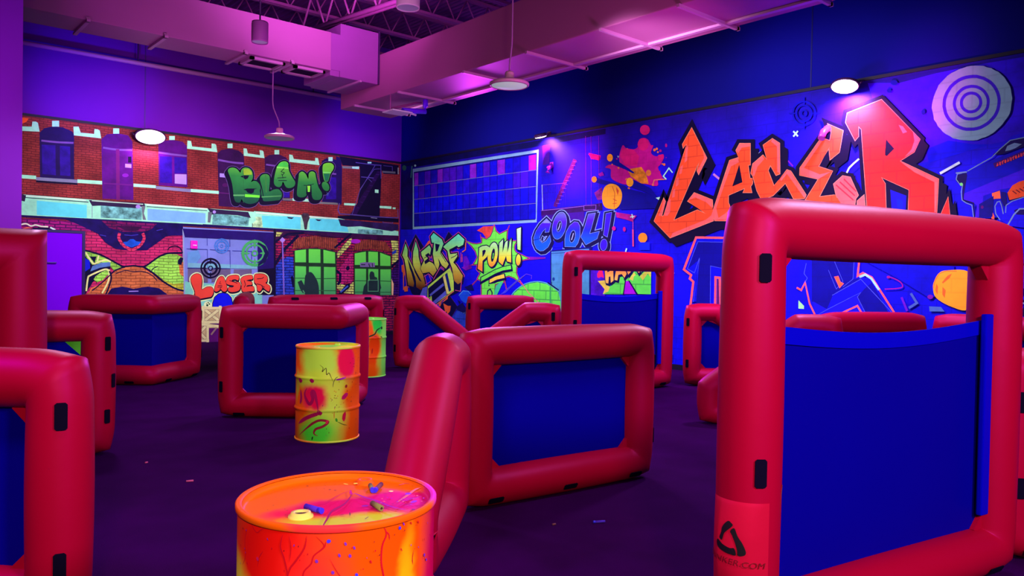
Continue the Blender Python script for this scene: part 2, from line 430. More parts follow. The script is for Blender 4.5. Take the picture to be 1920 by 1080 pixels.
# ------------------------------------------------------------------ lamps
HOUS = plain('lamp_housing', (196, 104, 176), rough=0.4, spec=0.4)
LENS = lamp_mat('high_bay_lens', (0.35, 0.75, 0.5), 0.35)
LENS2 = plain('high_bay_lens_off', (150, 130, 176), rough=0.35, spec=0.4)
CORD = plain('lamp_cord', (150, 70, 160), rough=0.6)
def highbay(p, r, top, label, lens, bend=0.1):
    t = thing('high_bay_lamp', label, 'ceiling lamp', p, group='round hanging high bay lamps')
    bm = lathe(bmesh.new(), [(0.001, 0.085), (r*0.3, 0.085), (r*0.42, 0.06), (r*0.9, 0.04), (r, 0.025), (r, 0.0), (r*0.93, -0.012), (r*0.9, 0.0)], 40); obj('housing', bm, HOUS, t)
    bm = lathe(bmesh.new(), [(r*0.9, -0.004), (r*0.5, -0.02), (0.002, -0.024)], 40); obj('lens', bm, lens, t)
    bm = lathe(bmesh.new(), [(0.002, 0.17), (0.05, 0.17), (0.058, 0.15), (0.058, 0.085)], 20); obj('driver_box', bm, HOUS, t)
    bm = tube(bmesh.new(), [(0, 0, 0.16), (-bend*0.1, 0, 0.28), (-bend*0.9, 0, 0.5), (-bend, 0, 0.62), (-bend, 0, top-p[2])], 0.011, 8); obj('hanging_cord', bm, CORD, t)
    return t
l1 = G(955, 160, 3.95); highbay(tuple(l1), 0.25, CEIL, 'round hanging lamp with glowing lens below the right duct', LENS, -0.03)
l2 = onL(524, 259, 12.6); highbay(tuple(l2), 0.25, 4.945, 'small pale hanging lamp in front of the purple back wall', LENS2, 0.13)
def drum(p, r, h, top, label, m):
    t = thing('drum_lamp', label, 'ceiling lamp', p, group='drum pendant lamps')
    bm = lathe(bmesh.new(), [(r*0.3, h), (r*0.95, h*0.97), (r, h*0.9), (r, 0.02), (r*0.97, 0.0), (r*0.9, 0.02)], 36, close_top=True); obj('housing', bm, m, t)
    bm = lathe(bmesh.new(), [(r*0.9, 0.012), (0.002, 0.012)], 36); obj('lens', bm, LENS2, t)
    bm = tube(bmesh.new(), [(0, 0, h), (0, 0, top-p[2])], 0.012, 8); obj('hanging_cord', bm, plain('rod_dark', (50, 10, 70)), t)
d1 = onL(765, 16, 9.3); drum(tuple(d1), 0.165, 0.34, CEIL, 'white drum lamp at the top edge beside the girder', plain('drum_white', (214, 150, 214), rough=0.5))
d2 = onL(487, 80, 10.7); drum(tuple(d2), 0.115, 0.3, CEIL, 'mauve drum lamp hanging in front of the vented duct', plain('drum_mauve', (134, 48, 140), rough=0.5))
bm = bmesh.new()
# wall floodlights
GLOW = lamp_mat('flood_glow', (1.0, 0.5, 1.0), 14.0)
def flood(p, nrm, label, w=0.32, h=0.2, tilt=-0.35):
    """LED flood on a bracket, tilted down to the wall below it"""
    ang = math.atan2(nrm[1], nrm[0]) - PI/2   # local +y points into the room
    t = thing('flood_light', label, 'flood light', p, ang, group='magenta wall flood lights')
    M = Matrix.Translation((0, 0.24, 0.0)) @ Matrix.Rotation(tilt, 4, 'X')
    S = Matrix.Diagonal((w/2, h/2, 1, 1))
    bm = lathe(bmesh.new(), [(0.97, -0.02), (1.0, -0.012), (1.0, 0.012), (0.8, 0.04)], 36, close_top=True, close_bot=True)
    bmesh.ops.transform(bm, matrix=M @ S, verts=bm.verts); obj('housing', bm, plain('flood_housing', (60, 20, 70), rough=0.5), t)
    bm = lathe(bmesh.new(), [(0.002, -0.045), (0.5, -0.04), (0.85, -0.028), (0.92, -0.0195)], 36)
    bmesh.ops.transform(bm, matrix=M @ S, verts=bm.verts); obj('lens', bm, GLOW, t)
    bm = bmesh.new()
    for sx in (-1, 1):
        tube(bm, [(sx*(w/2+0.012), 0.24, 0), (sx*(w/2+0.012), 0.14, 0.05), (sx*w*0.2, 0.1, 0.06)], 0.011, 8)
    tube(bm, [(-w*0.2, 0.1, 0.06), (w*0.2, 0.1, 0.06)], 0.011, 8); tube(bm, [(0, 0.1, 0.06), (0, 0.0, 0.06)], 0.016, 8); box(bm, -0.05, 0.05, 0, 0.012, 0.01, 0.11)
    obj('bracket', bm, plain('flood_housing', (60, 20, 70)), t)
    return t
f1p = onL(275, 262); f2p = onR(1030, 259); f3p = onR(1600, 163)
flood((f1p.x, DL-0.007, 4.22), (0, -1), 'glowing flood light over the painted brick facade', 0.6, 0.36, 0.85)
flood((DR-0.007, f2p.y, 4.36), (-1, 0), 'small glowing flood light beside the painted paned window')
flood((DR-0.007, f3p.y, 4.28), (-1, 0), 'glowing flood light above the big orange letter', 0.4, 0.28, 0.6)
# small wall devices
t = thing('alarm_strobe', 'small pink alarm box on the painted roller door', 'alarm', tuple(onL(362.5, 459)))
bm = bmesh.new(); box(bm, -0.07, 0.07, -0.07, 0.0, -0.09, 0.09, bevel=0.02); obj('alarm_body', bm, plain('alarm_pink', (250, 20, 200), rough=0.4), t)
bm = bmesh.new(); box(bm, -0.03, 0.045, -0.082, -0.068, -0.02, 0.0, bevel=0.004); obj('strobe_lens', bm, plain('strobe_clear', (250, 190, 250), rough=0.2), t)
t = thing('security_camera', 'small magenta bullet camera fixed above the orange letter E', 'camera', tuple(onR(1553, 250)))
bm = bmesh.new(); tube(bm, [(-0.02, 0, 0.07), (-0.14, 0, 0.0), (-0.2, 0, -0.1)], 0.05, 14); obj('camera_body', bm, plain('camera_shell', (200, 50, 200), rough=0.3, spec=0.5), t)
bm = lathe(bmesh.new(), [(0.07, -0.0), (0.07, 0.012), (0.02, 0.03)], 20, close_top=True, close_bot=True); bmesh.ops.transform(bm, matrix=Matrix.Translation((0, 0, 0.08)) @ Matrix.Rotation(-PI/2, 4, 'Y'), verts=bm.verts); obj('wall_mount', bm, plain('camera_shell', (200, 50, 200)), t)
t = thing('wall_sensor', 'small magenta sensor under the flood light by the paned window', 'sensor', tuple(onR(1035, 319)))
bm = bmesh.new(); tube(bm, [(0, 0, 0.1), (-0.1, 0.0, 0.03), (-0.12, 0, -0.06)], 0.045, 12); obj('sensor_body', bm, plain('sensor_shell', (150, 20, 190), rough=0.3), t)
bm = bmesh.new(); box(bm, -0.02, 0.0, -0.05, 0.05, 0.05, 0.16, bevel=0.005); obj('wall_mount', bm, plain('sensor_shell', (150, 20, 190)), t)
# ------------------------------------------------------------------ inflatable bunkers
RED = plain('red_vinyl', (152, 1, 37), rough=0.48, spec=0.4, tint=(1, 0.08, 0.9), bump=0.12, bscale=7, noise=0.04, nscale=3)
REDL = plain('red_vinyl_cover', (176, 8, 48), rough=0.6, spec=0.2, tint=(1, 0.1, 0.8), bump=0.3, bscale=9)
BLUE = plain('blue_fabric', (2, 0, 136), rough=0.75, spec=0.15, tint=(0.15, 0.05, 1), noise=0.08, nscale=1.2, bump=0.25, bscale=3)
BLUEH = plain('blue_fabric_hem', (2, 1, 184), rough=0.7, spec=0.15, tint=(0.15, 0.05, 1))
STRAP = plain('black_strap', (8, 2, 30), rough=0.8, spec=0.04)
R = 0.128
def rot2(v, a): return Vector((v.x*math.cos(a)-v.y*math.sin(a), v.x*math.sin(a)+v.y*math.cos(a)))
def tube_loop(bm, P, r, closed=True, seg=24, k=0.55, xf=None, mitre=0.0):
    """inflated tube along a polygon in local x/z (counter-clockwise), corners seamed and rounded"""
    P = [Vector(p) for p in P]; n = len(P); rings = []
    def ring(c, a):
        return [Vector((c.x + a.x*math.cos(t), r*math.sin(t), c.y + a.y*math.cos(t))) for t in (2*PI*i/seg for i in range(seg))]
    ends = []
    for i in range(n):
        if not closed and i in (0, n-1):
            d = (P[1]-P[0]).normalized() if i == 0 else (P[-1]-P[-2]).normalized()
            rings.append([q + Vector((mitre*q.y, 0, 0)) for q in ring(P[i], Vector((d.y, -d.x))*r)]); continue
        p = P[i]; d0 = (p-P[i-1]).normalized(); d1 = (P[(i+1) % n]-p).normalized()
        n0 = Vector((d0.y, -d0.x)); n1 = Vector((d1.y, -d1.x))
        phi = math.atan2(d0.x*d1.y-d0.y*d1.x, d0.dot(d1))
        pin = p - (n0+n1)/(1+n0.dot(n1))*r
        J = 10
        for j in range(J+1):
            th = phi*j/J; dr = rot2(n0, th); m = min(th, phi-th)
            rho = 2*r*(1+k*(1/math.cos(m)-1))
            rings.append(ring(pin+dr*rho/2, dr*rho/2))
        # gentle swelling along the tube
        nx = P[(i+1) % n]
        if closed or i < n-2:
            pass
    full = []
    m = len(rings)
    for i in range(m if closed else m-1):
        a, b = rings[i], rings[(i+1) % m]; full.append(a)
        L = max((a[0]-b[0]).length, (a[seg//2]-b[seg//2]).length)
        if L > 0.2:
            for s in range(1, 7):
                u = s/7; g = 1+0.035*math.sin(PI*u)
                mid = [x.lerp(y, u) for x, y in zip(a, b)]
                c = sum(mid, Vector())/seg
                full.append([c+(q-c)*g for q in mid])
    if not closed: full.append(rings[-1])
    vs = [[bm.verts.new(xf(q) if xf else q) for q in rg] for rg in full]
    m = len(vs)
    for i in range(m if closed else m-1):
        for s in range(seg):
            f = bm.faces.new((vs[i][s], vs[i][(s+1) % seg], vs[(i+1) % m][(s+1) % seg], vs[(i+1) % m][s])); f.smooth = True
def sheet(poly, y=0.0, th=0.012, xf=None):
    bm = bmesh.new(); prism(bm, poly, y-th/2, y+th/2)
    if xf:
        for v in bm.verts: v.co = xf(v.co)
    return bm
def strap(c, axis, ang, w=0.045, l=0.115, r=R, xf=None):
    """webbing patch lying round a tube: c on the tube's axis in x/z, axis 'x' or 'z'; ang from the front (-y) side"""
    bm = bmesh.new(); rows = []
    for th in (0.004, 0.0):
        g = []
        for i in range(7):
            s = (i/6-0.5)*w/r; a = ang+s
            ln = l/2 if 0 < i < 6 else l/2-0.008
            rr = r*1.03+0.003+th
            for e in (-ln, ln):
                if axis == 'z': q = Vector((c[0]+math.sin(a)*rr, -math.cos(a)*rr, c[1]+e))
                else: q = Vector((c[0]+e, -math.cos(a)*rr, c[1]+math.sin(a)*rr))
                g.append(bm.verts.new(xf(q) if xf else q))
        rows.append(g)
    A, Bm = rows
    for g in rows:
        for i in range(6): bm.faces.new((g[2*i], g[2*i+1], g[2*i+3], g[2*i+2]))
    for i in range(6):
        for e in (0, 1): bm.faces.new((A[2*i+e], A[2*i+2+e], Bm[2*i+2+e], Bm[2*i+e]))
    for i in (0, 6): bm.faces.new((A[2*i], A[2*i+1], Bm[2*i+1], Bm[2*i]))
    bmesh.ops.recalc_face_normals(bm, faces=bm.faces)
    return bm
def chamfer(poly, c):
    out = []; n = len(poly)
    for i in range(n):
        p = Vector(poly[i]); a = (Vector(poly[i-1])-p).normalized(); b = (Vector(poly[(i+1) % n])-p).normalized()
        out += [tuple(p+a*c), tuple(p+b*c)]
    return out
def inset(poly, d):
    out = []; n = len(poly)
    for i in range(n):
        p = Vector(poly[i]); d0 = (p-Vector(poly[i-1])).normalized(); d1 = (Vector(poly[(i+1) % n])-p).normalized()
        n0 = Vector((-d0.y, d0.x)); n1 = Vector((-d1.y, d1.x))
        out.append(tuple(p+(n0+n1)/(1+n0.dot(n1))*d))
    return out
def tabs(bm, inner, c, th=0.03):
    n = len(inner)
    for i in range(n):
        p = Vector(inner[i]); a = (Vector(inner[i-1])-p).normalized(); b = (Vector(inner[(i+1) % n])-p).normalized()
        q = p-(a+b)*0.05
        prism(bm, [tuple(q), tuple(p+a*c*1.0), tuple(p+(a+b)*c*0.5), tuple(p+b*c*1.0)], -th, th)
BUNK = 'red and blue inflatable bunkers'
def bunker(name, label, L, Rr, outline, straps, fabric=None, tab=True, r=R, group=None, cham=0.07, k=0.55):
    """L, Rr: plan positions of the tube's outer ends; outline(W) gives the tube centre line, counter-clockwise"""
    L = Vector((L[0], L[1])); Rr = Vector((Rr[0], Rr[1])); W = (Rr-L).length
    ang = math.atan2(Rr.y-L.y, Rr.x-L.x); mid = (L+Rr)/2
    t = thing(name, label, 'inflatable bunker', (mid.x, mid.y, 0), ang, group)
    P = outline(W, r)
    bm = bmesh.new(); tube_loop(bm, P, r, k=k)
    inner = inset(P, r)
    if tab: tabs(bm, inner, cham)
    obj('frame', bm, RED, t)
    if fabric is None:
        obj('fabric_panel', sheet(chamfer(inset(P, r*0.75), cham+0.05)), BLUE, t)
    else: fabric(t, W, P, inner)
    for s in straps: 
        obj('webbing_strap', strap(*s(W)), STRAP, t)
    return t, W
def rect(H):
    return lambda W, r: [(-W/2+r, r), (W/2-r, r), (W/2-r, H-r), (-W/2+r, H-r)]
def wedge(H=1.2, top=0.5, low=0.46, right_low=True):
    def f(W, r):
        p = [(-W/2+r, r), (W/2-r, r), (W/2-r, low-r*0.6), (-W/2+top-r*0.3, H-r), (-W/2+r, H-r)]
        if not right_low: p = [(-x, z) for x, z in p][::-1]
        return p
    return f
def post(side, z, ang=0.0): return lambda W: ((side*(W/2-R), z), 'z', ang)
def beam(fr, z=R, ang=-0.7): return lambda W: ((fr*(W/2-R), z), 'x', ang, 0.04, 0.12)
LOWS = [beam(-0.85, R, -0.5), beam(0.0, R, -0.5), beam(0.85, R, -0.5)]
# foreground and middle bunkers
bunker('low_bunker', 'low red bunker with blue panel in the centre, behind the orange barrel', (3.04, 4.03), (4.80, 3.87), rect(1.2),
       [post(-1, 0.30, -1.0), post(-1, 0.93, -1.0), post(1, 0.33, 1.1), post(1, 0.9, 1.1)] + LOWS)
bunker('wedge_bunker', 'sloping red bunker right behind the orange barrel', (1.96, 3.03), (2.94, 3.97), wedge(right_low=False), [post(1, 0.9, 0.6), post(1, 0.3, 0.6)], r=0.152)
# tall bunker close on the right: open window over a hung blue sheet
def tallfab(zt, sleeve=1):
    def f(t, W, P, inner):
        xi = W/2-2*R; n = 14
        bm = bmesh.new(); th = 0.006
        top = [(-xi-0.06 + (2*xi+0.12)*i/n, zt-0.05*math.sin(PI*i/n)) for i in range(n+1)]
        prism(bm, [(-xi-0.06, 0.2), (xi+0.06, 0.2)] + top[::-1], -th, th)
        obj('fabric_panel', bm, BLUE, t)
        bm = bmesh.new(); box(bm, xi-0.06, xi+0.012, -0.06, -0.03, 2*R+0.08, zt+0.035, bevel=0.008); obj('fabric_sleeve', bm, BLUEH, t)
        bm = bmesh.new()
        a = [(-xi-0.04 + (2*xi+0.06)*i/n, zt-0.05*math.sin(PI*i/n)) for i in range(n+1)]
        prism(bm, [(x, z-0.07) for x, z in a] + [(x, z+0.004) for x, z in a[::-1]], -0.016, -0.008); obj('fabric_hem', bm, BLUEH, t)
    return f
TL, TR = (2.72, 1.78), (4.83, 1.42)
ft, FW = bunker('tall_bunker', 'tall red bunker on the right with open window and blue sheet', TL, TR, rect(1.9),
       [post(-1, 1.60, -0.5), post(-1, 0.78, -0.5), post(1, 1.3, 1.2), post(1, 0.5, 1.2)] + LOWS, tallfab(1.36))
bunker('low_bunker', 'low red bunker cut by the right edge of the photo', (4.98, 1.55), (5.9, 0.2), rect(1.2), [post(-1, 0.42, 0.1), post(-1, 0.9, 0.1)] + LOWS)
bunker('low_bunker', 'low red bunker at the lower left corner, nearest the camera', (-0.46, 4.92), (0.80, 3.68), rect(1.2), [post(1, 0.93, 0.6), post(1, 0.30, 0.6)] + LOWS)
bunker('tall_bunker', 'tall dark red bunker cut by the left edge of the photo', (-0.9, 6.45), (1.115, 6.45), rect(1.82), [], tallfab(1.3), r=0.175, k=1.0)
bunker('low_bunker', 'low red bunker on the left beside the tall dark one', (0.02, 7.48), (1.73, 7.06), rect(1.2),
       [post(1, 0.93, 0.55), post(1, 0.33, 0.55), post(1, 0.62, 1.0)] + LOWS, tab=False, cham=0.13)
# two folded corner bunkers
def corner(label, Bp, Lp, Rp, H=1.2):
    Bp, Lp, Rp = (Vector(p) for p in (Bp, Lp, Rp))
    t = thing('corner_bunker', label, 'inflatable bunker', (Bp.x, Bp.y, 0))
    bm = bmesh.new(); fab = []
    st = []
    for e, sgn in ((Lp, -1), (Rp, 1)):
        d = (e-Bp); W = d.length; a = math.atan2(d.y, d.x)
        if sgn < 0: a += PI
        M = Matrix.Rotation(a, 3, 'Z'); xf = lambda q, M=M: M @ Vector(q)
        r = R; x0 = 0.0
        b2 = ((Lp-Bp).normalized()+(Rp-Bp).normalized()).normalized(); dl = Vector((math.cos(a), math.sin(a))); nl = Vector((-dl.y, dl.x))
        cr = lambda u, v: u.x*v.y-u.y*v.x
        mt = -cr(b2, nl)/cr(b2, dl)
        path = [(x0, r), (W-r, r), (W-r, H-r), (x0, H-r)] if sgn > 0 else [(x0, H-r), (-W+r, H-r), (-W+r, r), (x0, r)]
        tube_loop(bm, path, r, closed=False, xf=xf, mitre=mt)
        inn = [(0, 2*r*0.9), (W-2*r*0.9, 2*r*0.9), (W-2*r*0.9, H-2*r*0.9), (0, H-2*r*0.9)]
        if sgn < 0: inn = [(-x, z) for x, z in inn][::-1]
        ch = []
        for x, z in inn:
            if abs(x) < 1e-6: ch.append((x, z))
            else:
                i = inn.index((x, z)); p = Vector((x, z)); A = (Vector(inn[i-1])-p).normalized(); Bq = (Vector(inn[(i+1) % 4])-p).normalized()
                ch += [tuple(p+A*0.1), tuple(p+Bq*0.1)]
                q = p-(A+Bq)*0.05
                pb = bmesh.new(); prism(pb, [tuple(q), tuple(p+A*0.09), tuple(p+(A+Bq)*0.045), tuple(p+Bq*0.09)], -0.03, 0.03)
                for v in pb.verts: v.co = xf(v.co)
                tm = bpy.data.meshes.new('tmp'); pb.to_mesh(tm); pb.free(); bm.from_mesh(tm); bpy.data.meshes.remove(tm)
        fab.append(sheet(ch, xf=xf))
        ex = sgn*(W-R)
        an = -0.5 if sgn < 0 else 0.9
        for z in (0.33, 0.9): st.append(strap((ex, z), 'z', an, xf=xf))
        for fx in (0.22, 0.8): st.append(strap((sgn*W*fx, R), 'x', -0.7, 0.04, 0.12, xf=xf))
    bmesh.ops.remove_doubles(bm, verts=bm.verts, dist=0.002)
    for f in bm.faces: f.smooth = len(f.verts) == 4 or f.smooth
    obj('frame', bm, RED, t)
    for s in fab: obj('fabric_panel', s, BLUE, t)
    for s in st: obj('webbing_strap', s, STRAP, t)
    return t
corner('red corner bunker folded at the middle, far left below the violet door', (3.12, 10.95), (2.28, 11.66), (3.93, 11.58))
corner('red corner bunker beside the upright yellow and orange barrel', (3.99, 7.44), (3.02, 8.22), (4.74, 8.26))
# far bunkers
bunker('low_bunker', 'long low red bunker behind the green barrel, under the painted windows', (4.78, 11.08), (6.76, 11.06), rect(1.2),
       [beam(-0.7, 1.2-R, 0.55), beam(0.05, 1.2-R, 0.55), beam(0.75, 1.2-R, 0.55), post(1, 0.9, 0.8)])
bunker('low_bunker', 'low red bunker seen end-on behind the corner bunker', (4.53, 11.42), (5.25, 13.0), rect(1.2), [])
bunker('wedge_bunker', 'sloping red bunker in front of the graffiti corner, right of the green barrel', (6.86, 10.88), (8.0, 9.98), wedge(), [post(-1, 0.93, -0.75), post(-1, 0.33, -0.75), beam(-0.6), beam(0.6)])
bunker('low_bunker', 'low red bunker against the mural below the green starburst', (8.36, 10.88), (9.49, 10.3), rect(1.2), [post(-1, 1.0, -0.7), post(-1, 0.4, -0.7)] + LOWS)
bunker('wedge_bunker', 'sloping red bunker left of the distant tall one', (6.15, 8.32), (7.28, 7.36), wedge(right_low=False), [post(1, 1.02, 0.0), post(1, 0.35, 0.0)])
bunker('tall_bunker', 'tall red bunker in the distance below the blue cool lettering', (6.92, 6.96), (9.04, 6.93), rect(1.9),
       [post(-1, 1.62, -0.4), post(-1, 0.95, -0.4), post(1, 0.4, 0.7)] + LOWS, tallfab(1.34))
bunker('wedge_bunker', 'sloping red bunker right of the distant tall one', (9.26, 6.84), (10.36, 5.88), wedge(), [post(-1, 0.93, -0.75), post(-1, 0.33, -0.75), beam(-0.55), beam(0.5)])
bunker('wedge_bunker', 'sloping red bunker half hidden by the big tall bunker', (6.96, 4.95), (8.02, 3.87), wedge(right_low=False), [beam(-0.6), post(1, 0.9, 0.0)])
bunker('low_bunker', 'low red bunker seen through the big open window', (8.49, 4.40), (9.84, 3.76), rect(1.2), [post(-1, 0.9, -0.6)] + LOWS)
bunker('low_bunker', 'low red bunker behind the right post of the big window', (9.93, 3.68), (9.6, 2.1), rect(1.2), [post(-1, 0.9, -0.6)])
# maker's mark on the near tall bunker
zl0 = 0.36
ux = -FW/2+R
def oncyl(u, z, r, a0=0.0): return Vector((ux + math.sin(a0+u/r)*r, -math.cos(a0+u/r)*r, z))
LA = -1.2
bm = bmesh.new(); rows = []
NU, NV = 54, 44
for j in range(NV+1):
    rw = []
    for i in range(NU+1):
        u = (i/NU-0.5)*0.27; z = 0.30+0.36*j/NV
        e = min(1, 4*min(i, NU-i)/NU)*math.sin(PI*j/NV)**0.6
        bul = 0.004+0.026*e*(1.5-1.1*i/NU)
        rw.append(bm.verts.new(oncyl(u, z, R*1.02+bul, LA)))
    rows.append(rw)
for j in range(NV):
    for i in range(NU):
        f = bm.faces.new((rows[j][i], rows[j][i+1], rows[j+1][i+1], rows[j+1][i])); f.smooth = True
logo = obj('logo_cover', bm, REDL, ft); logo['label'] = 'bulging red cover with a black triangular mark'
zlg = Z(0, 0, 1)
def logo_xy(p):                        # crop pixel to patch metres: 1 px = 0.28 mm
    return ((p[0]-380)*0.00031, 0.50-(p[1]-540)*0.00028 + 0.10*((p[0]-380)*0.00031))
marks = [[(310, 235), (350, 260), (372, 300), (300, 375), (262, 420), (240, 500), (225, 515), (195, 480), (220, 400), (225, 340), (260, 280)],
         [(345, 375), (395, 330), (440, 440), (500, 540), (540, 640), (545, 690), (520, 718), (450, 718), (440, 640), (410, 530), (370, 430)],
         [(175, 510), (240, 570), (300, 600), (350, 618), (405, 618), (425, 715), (370, 710), (290, 690), (210, 650), (160, 600), (150, 545)]]
bm = bmesh.new()
def surf(u, z, ex=0.0):
    i = u/0.27+0.5; j = (z-0.30)/0.36
    e = max(0.0, min(1, 4*min(i, 1-i)))*max(0.0, math.sin(PI*max(0, min(1, j))))**0.6
    return oncyl(u, z, R*1.02+0.004+0.026*e*(1.5-1.1*i)+ex, LA)
for mk in marks:
    pts = catmull([logo_xy(p) for p in mk], True, 3)
    vs = [bm.verts.new((u, z, 0)) for u, z in pts]
    for tr in tessellate_polygon([[Vector((u, z, 0)) for u, z in pts]]):
        try: bm.faces.new([vs[i] for i in tr])
        except ValueError: pass
bmesh.ops.subdivide_edges(bm, edges=bm.edges, cuts=4, use_grid_fill=True)
for v in bm.verts: v.co = surf(v.co.x, v.co.y, 0.004)
bmesh.ops.recalc_face_normals(bm, faces=bm.faces)
obj('maker_mark', bm, plain('black_print', (8, 2, 18)), logo)
cu = bpy.data.curves.new('txt', 'FONT'); cu.body = 'BUNKER.COM'; cu.size = 0.034; cu.space_character = 1.05; cu.align_x = 'CENTER'; cu.shear = 0.2
to = bpy.data.objects.new('txt', cu); C.objects.link(to)
bpy.context.view_layer.update()
tm = bpy.data.meshes.new_from_object(to.evaluated_get(bpy.context.evaluated_depsgraph_get()))
bm = bmesh.new(); bm.from_mesh(tm); bpy.data.objects.remove(to); bpy.data.curves.remove(cu); bpy.data.meshes.remove(tm)
bmesh.ops.subdivide_edges(bm, edges=bm.edges, cuts=2, use_grid_fill=True)
for v in bm.verts:
    u, w = v.co.x, v.co.y
    v.co = surf(u*1.1, 0.412+w-0.10*u, 0.006)
obj('maker_lettering', bm, plain('dark_red_print', (110, 2, 24)), logo)
bm = bmesh.new(); tube(bm, [oncyl(0.02, z, R*1.035, 0.33)+Vector((0.012*math.sin(9*z), 0, 0)) for z in (0.72, 0.66, 0.6, 0.55, 0.5)], 0.0022, 5); obj('loose_thread', bm, plain('dark_red_print', (110, 2, 24)), ft)
# ------------------------------------------------------------------ steel drums
BR, BH = 0.292, 0.87
def blob_mat(name, base, blobs, flat=False, rough=0.38, specks=None):
    """sprayed paint: soft-edged patches placed by angle and height (or by x, y on a lid)"""
    m, nt, b = nodes(name)
    b.inputs['Roughness'].default_value = rough; b.inputs['Specular IOR Level'].default_value = 0.07
    tc = N(nt, 'ShaderNodeTexCoord'); sp = N(nt, 'ShaderNodeSeparateXYZ'); nt.links.new(tc.outputs['Object'], sp.inputs[0])
    def math2(op, a, c):
        n = N(nt, 'ShaderNodeMath', operation=op)
        for i, v in enumerate((a, c)):
            if v is None: continue
            if isinstance(v, (int, float)): n.inputs[i].default_value = v
            else: nt.links.new(v, n.inputs[i])
        return n.outputs[0]
    if flat: U, V = sp.outputs['X'], sp.outputs['Y']
    else:
        ny = math2('MULTIPLY', sp.outputs['Y'], -1.0)
        U = math2('ARCTAN2', sp.outputs['X'], ny); V = sp.outputs['Z']
    nz = N(nt, 'ShaderNodeTexNoise'); nz.inputs['Scale'].default_value = 7; nz.inputs['Detail'].default_value = 4
    nt.links.new(tc.outputs['Object'], nz.inputs['Vector'])
    sn = N(nt, 'ShaderNodeSeparateColor'); nt.links.new(nz.outputs['Color'], sn.inputs[0])
    ku = 0.12 if flat else 0.35
    U = math2('ADD', U, math2('MULTIPLY', math2('SUBTRACT', sn.outputs[0], 0.5), ku))
    V = math2('ADD', V, math2('MULTIPLY', math2('SUBTRACT', sn.outputs[1], 0.5), 0.12))
    rgb = N(nt, 'ShaderNodeRGB'); rgb.outputs[0].default_value = alb(base); cur = rgb.outputs[0]
    for (u0, v0, ru, rv, col, soft) in blobs:
        du = math2('MULTIPLY', math2('SUBTRACT', U, u0), 1/ru); dv = math2('MULTIPLY', math2('SUBTRACT', V, v0), 1/rv)
        d = math2('SQRT', math2('ADD', math2('MULTIPLY', du, du), math2('MULTIPLY', dv, dv)), None)
        mr = N(nt, 'ShaderNodeMapRange', interpolation_type='SMOOTHSTEP')
        mr.inputs['From Min'].default_value = 1+soft; mr.inputs['From Max'].default_value = 1-soft
        nt.links.new(d, mr.inputs['Value'])
        mx = N(nt, 'ShaderNodeMix', data_type='RGBA'); mx.inputs['B'].default_value = alb(col)
        nt.links.new(mr.outputs['Result'], mx.inputs['Factor']); nt.links.new(cur, mx.inputs['A']); cur = mx.outputs['Result']
    if specks:
        vz = N(nt, 'ShaderNodeTexNoise'); vz.inputs['Scale'].default_value = 34; vz.inputs['Detail'].default_value = 1
        nt.links.new(tc.outputs['Object'], vz.inputs['Vector'])
        mr = N(nt, 'ShaderNodeMapRange'); mr.inputs['From Min'].default_value = 0.735; mr.inputs['From Max'].default_value = 0.75
        nt.links.new(vz.outputs['Fac'], mr.inputs['Value'])
        mx = N(nt, 'ShaderNodeMix', data_type='RGBA'); mx.inputs['B'].default_value = alb(specks)
        nt.links.new(mr.outputs['Result'], mx.inputs['Factor']); nt.links.new(cur, mx.inputs['A']); cur = mx.outputs['Result']
    nt.links.new(cur, b.inputs['Base Color'])
    return m
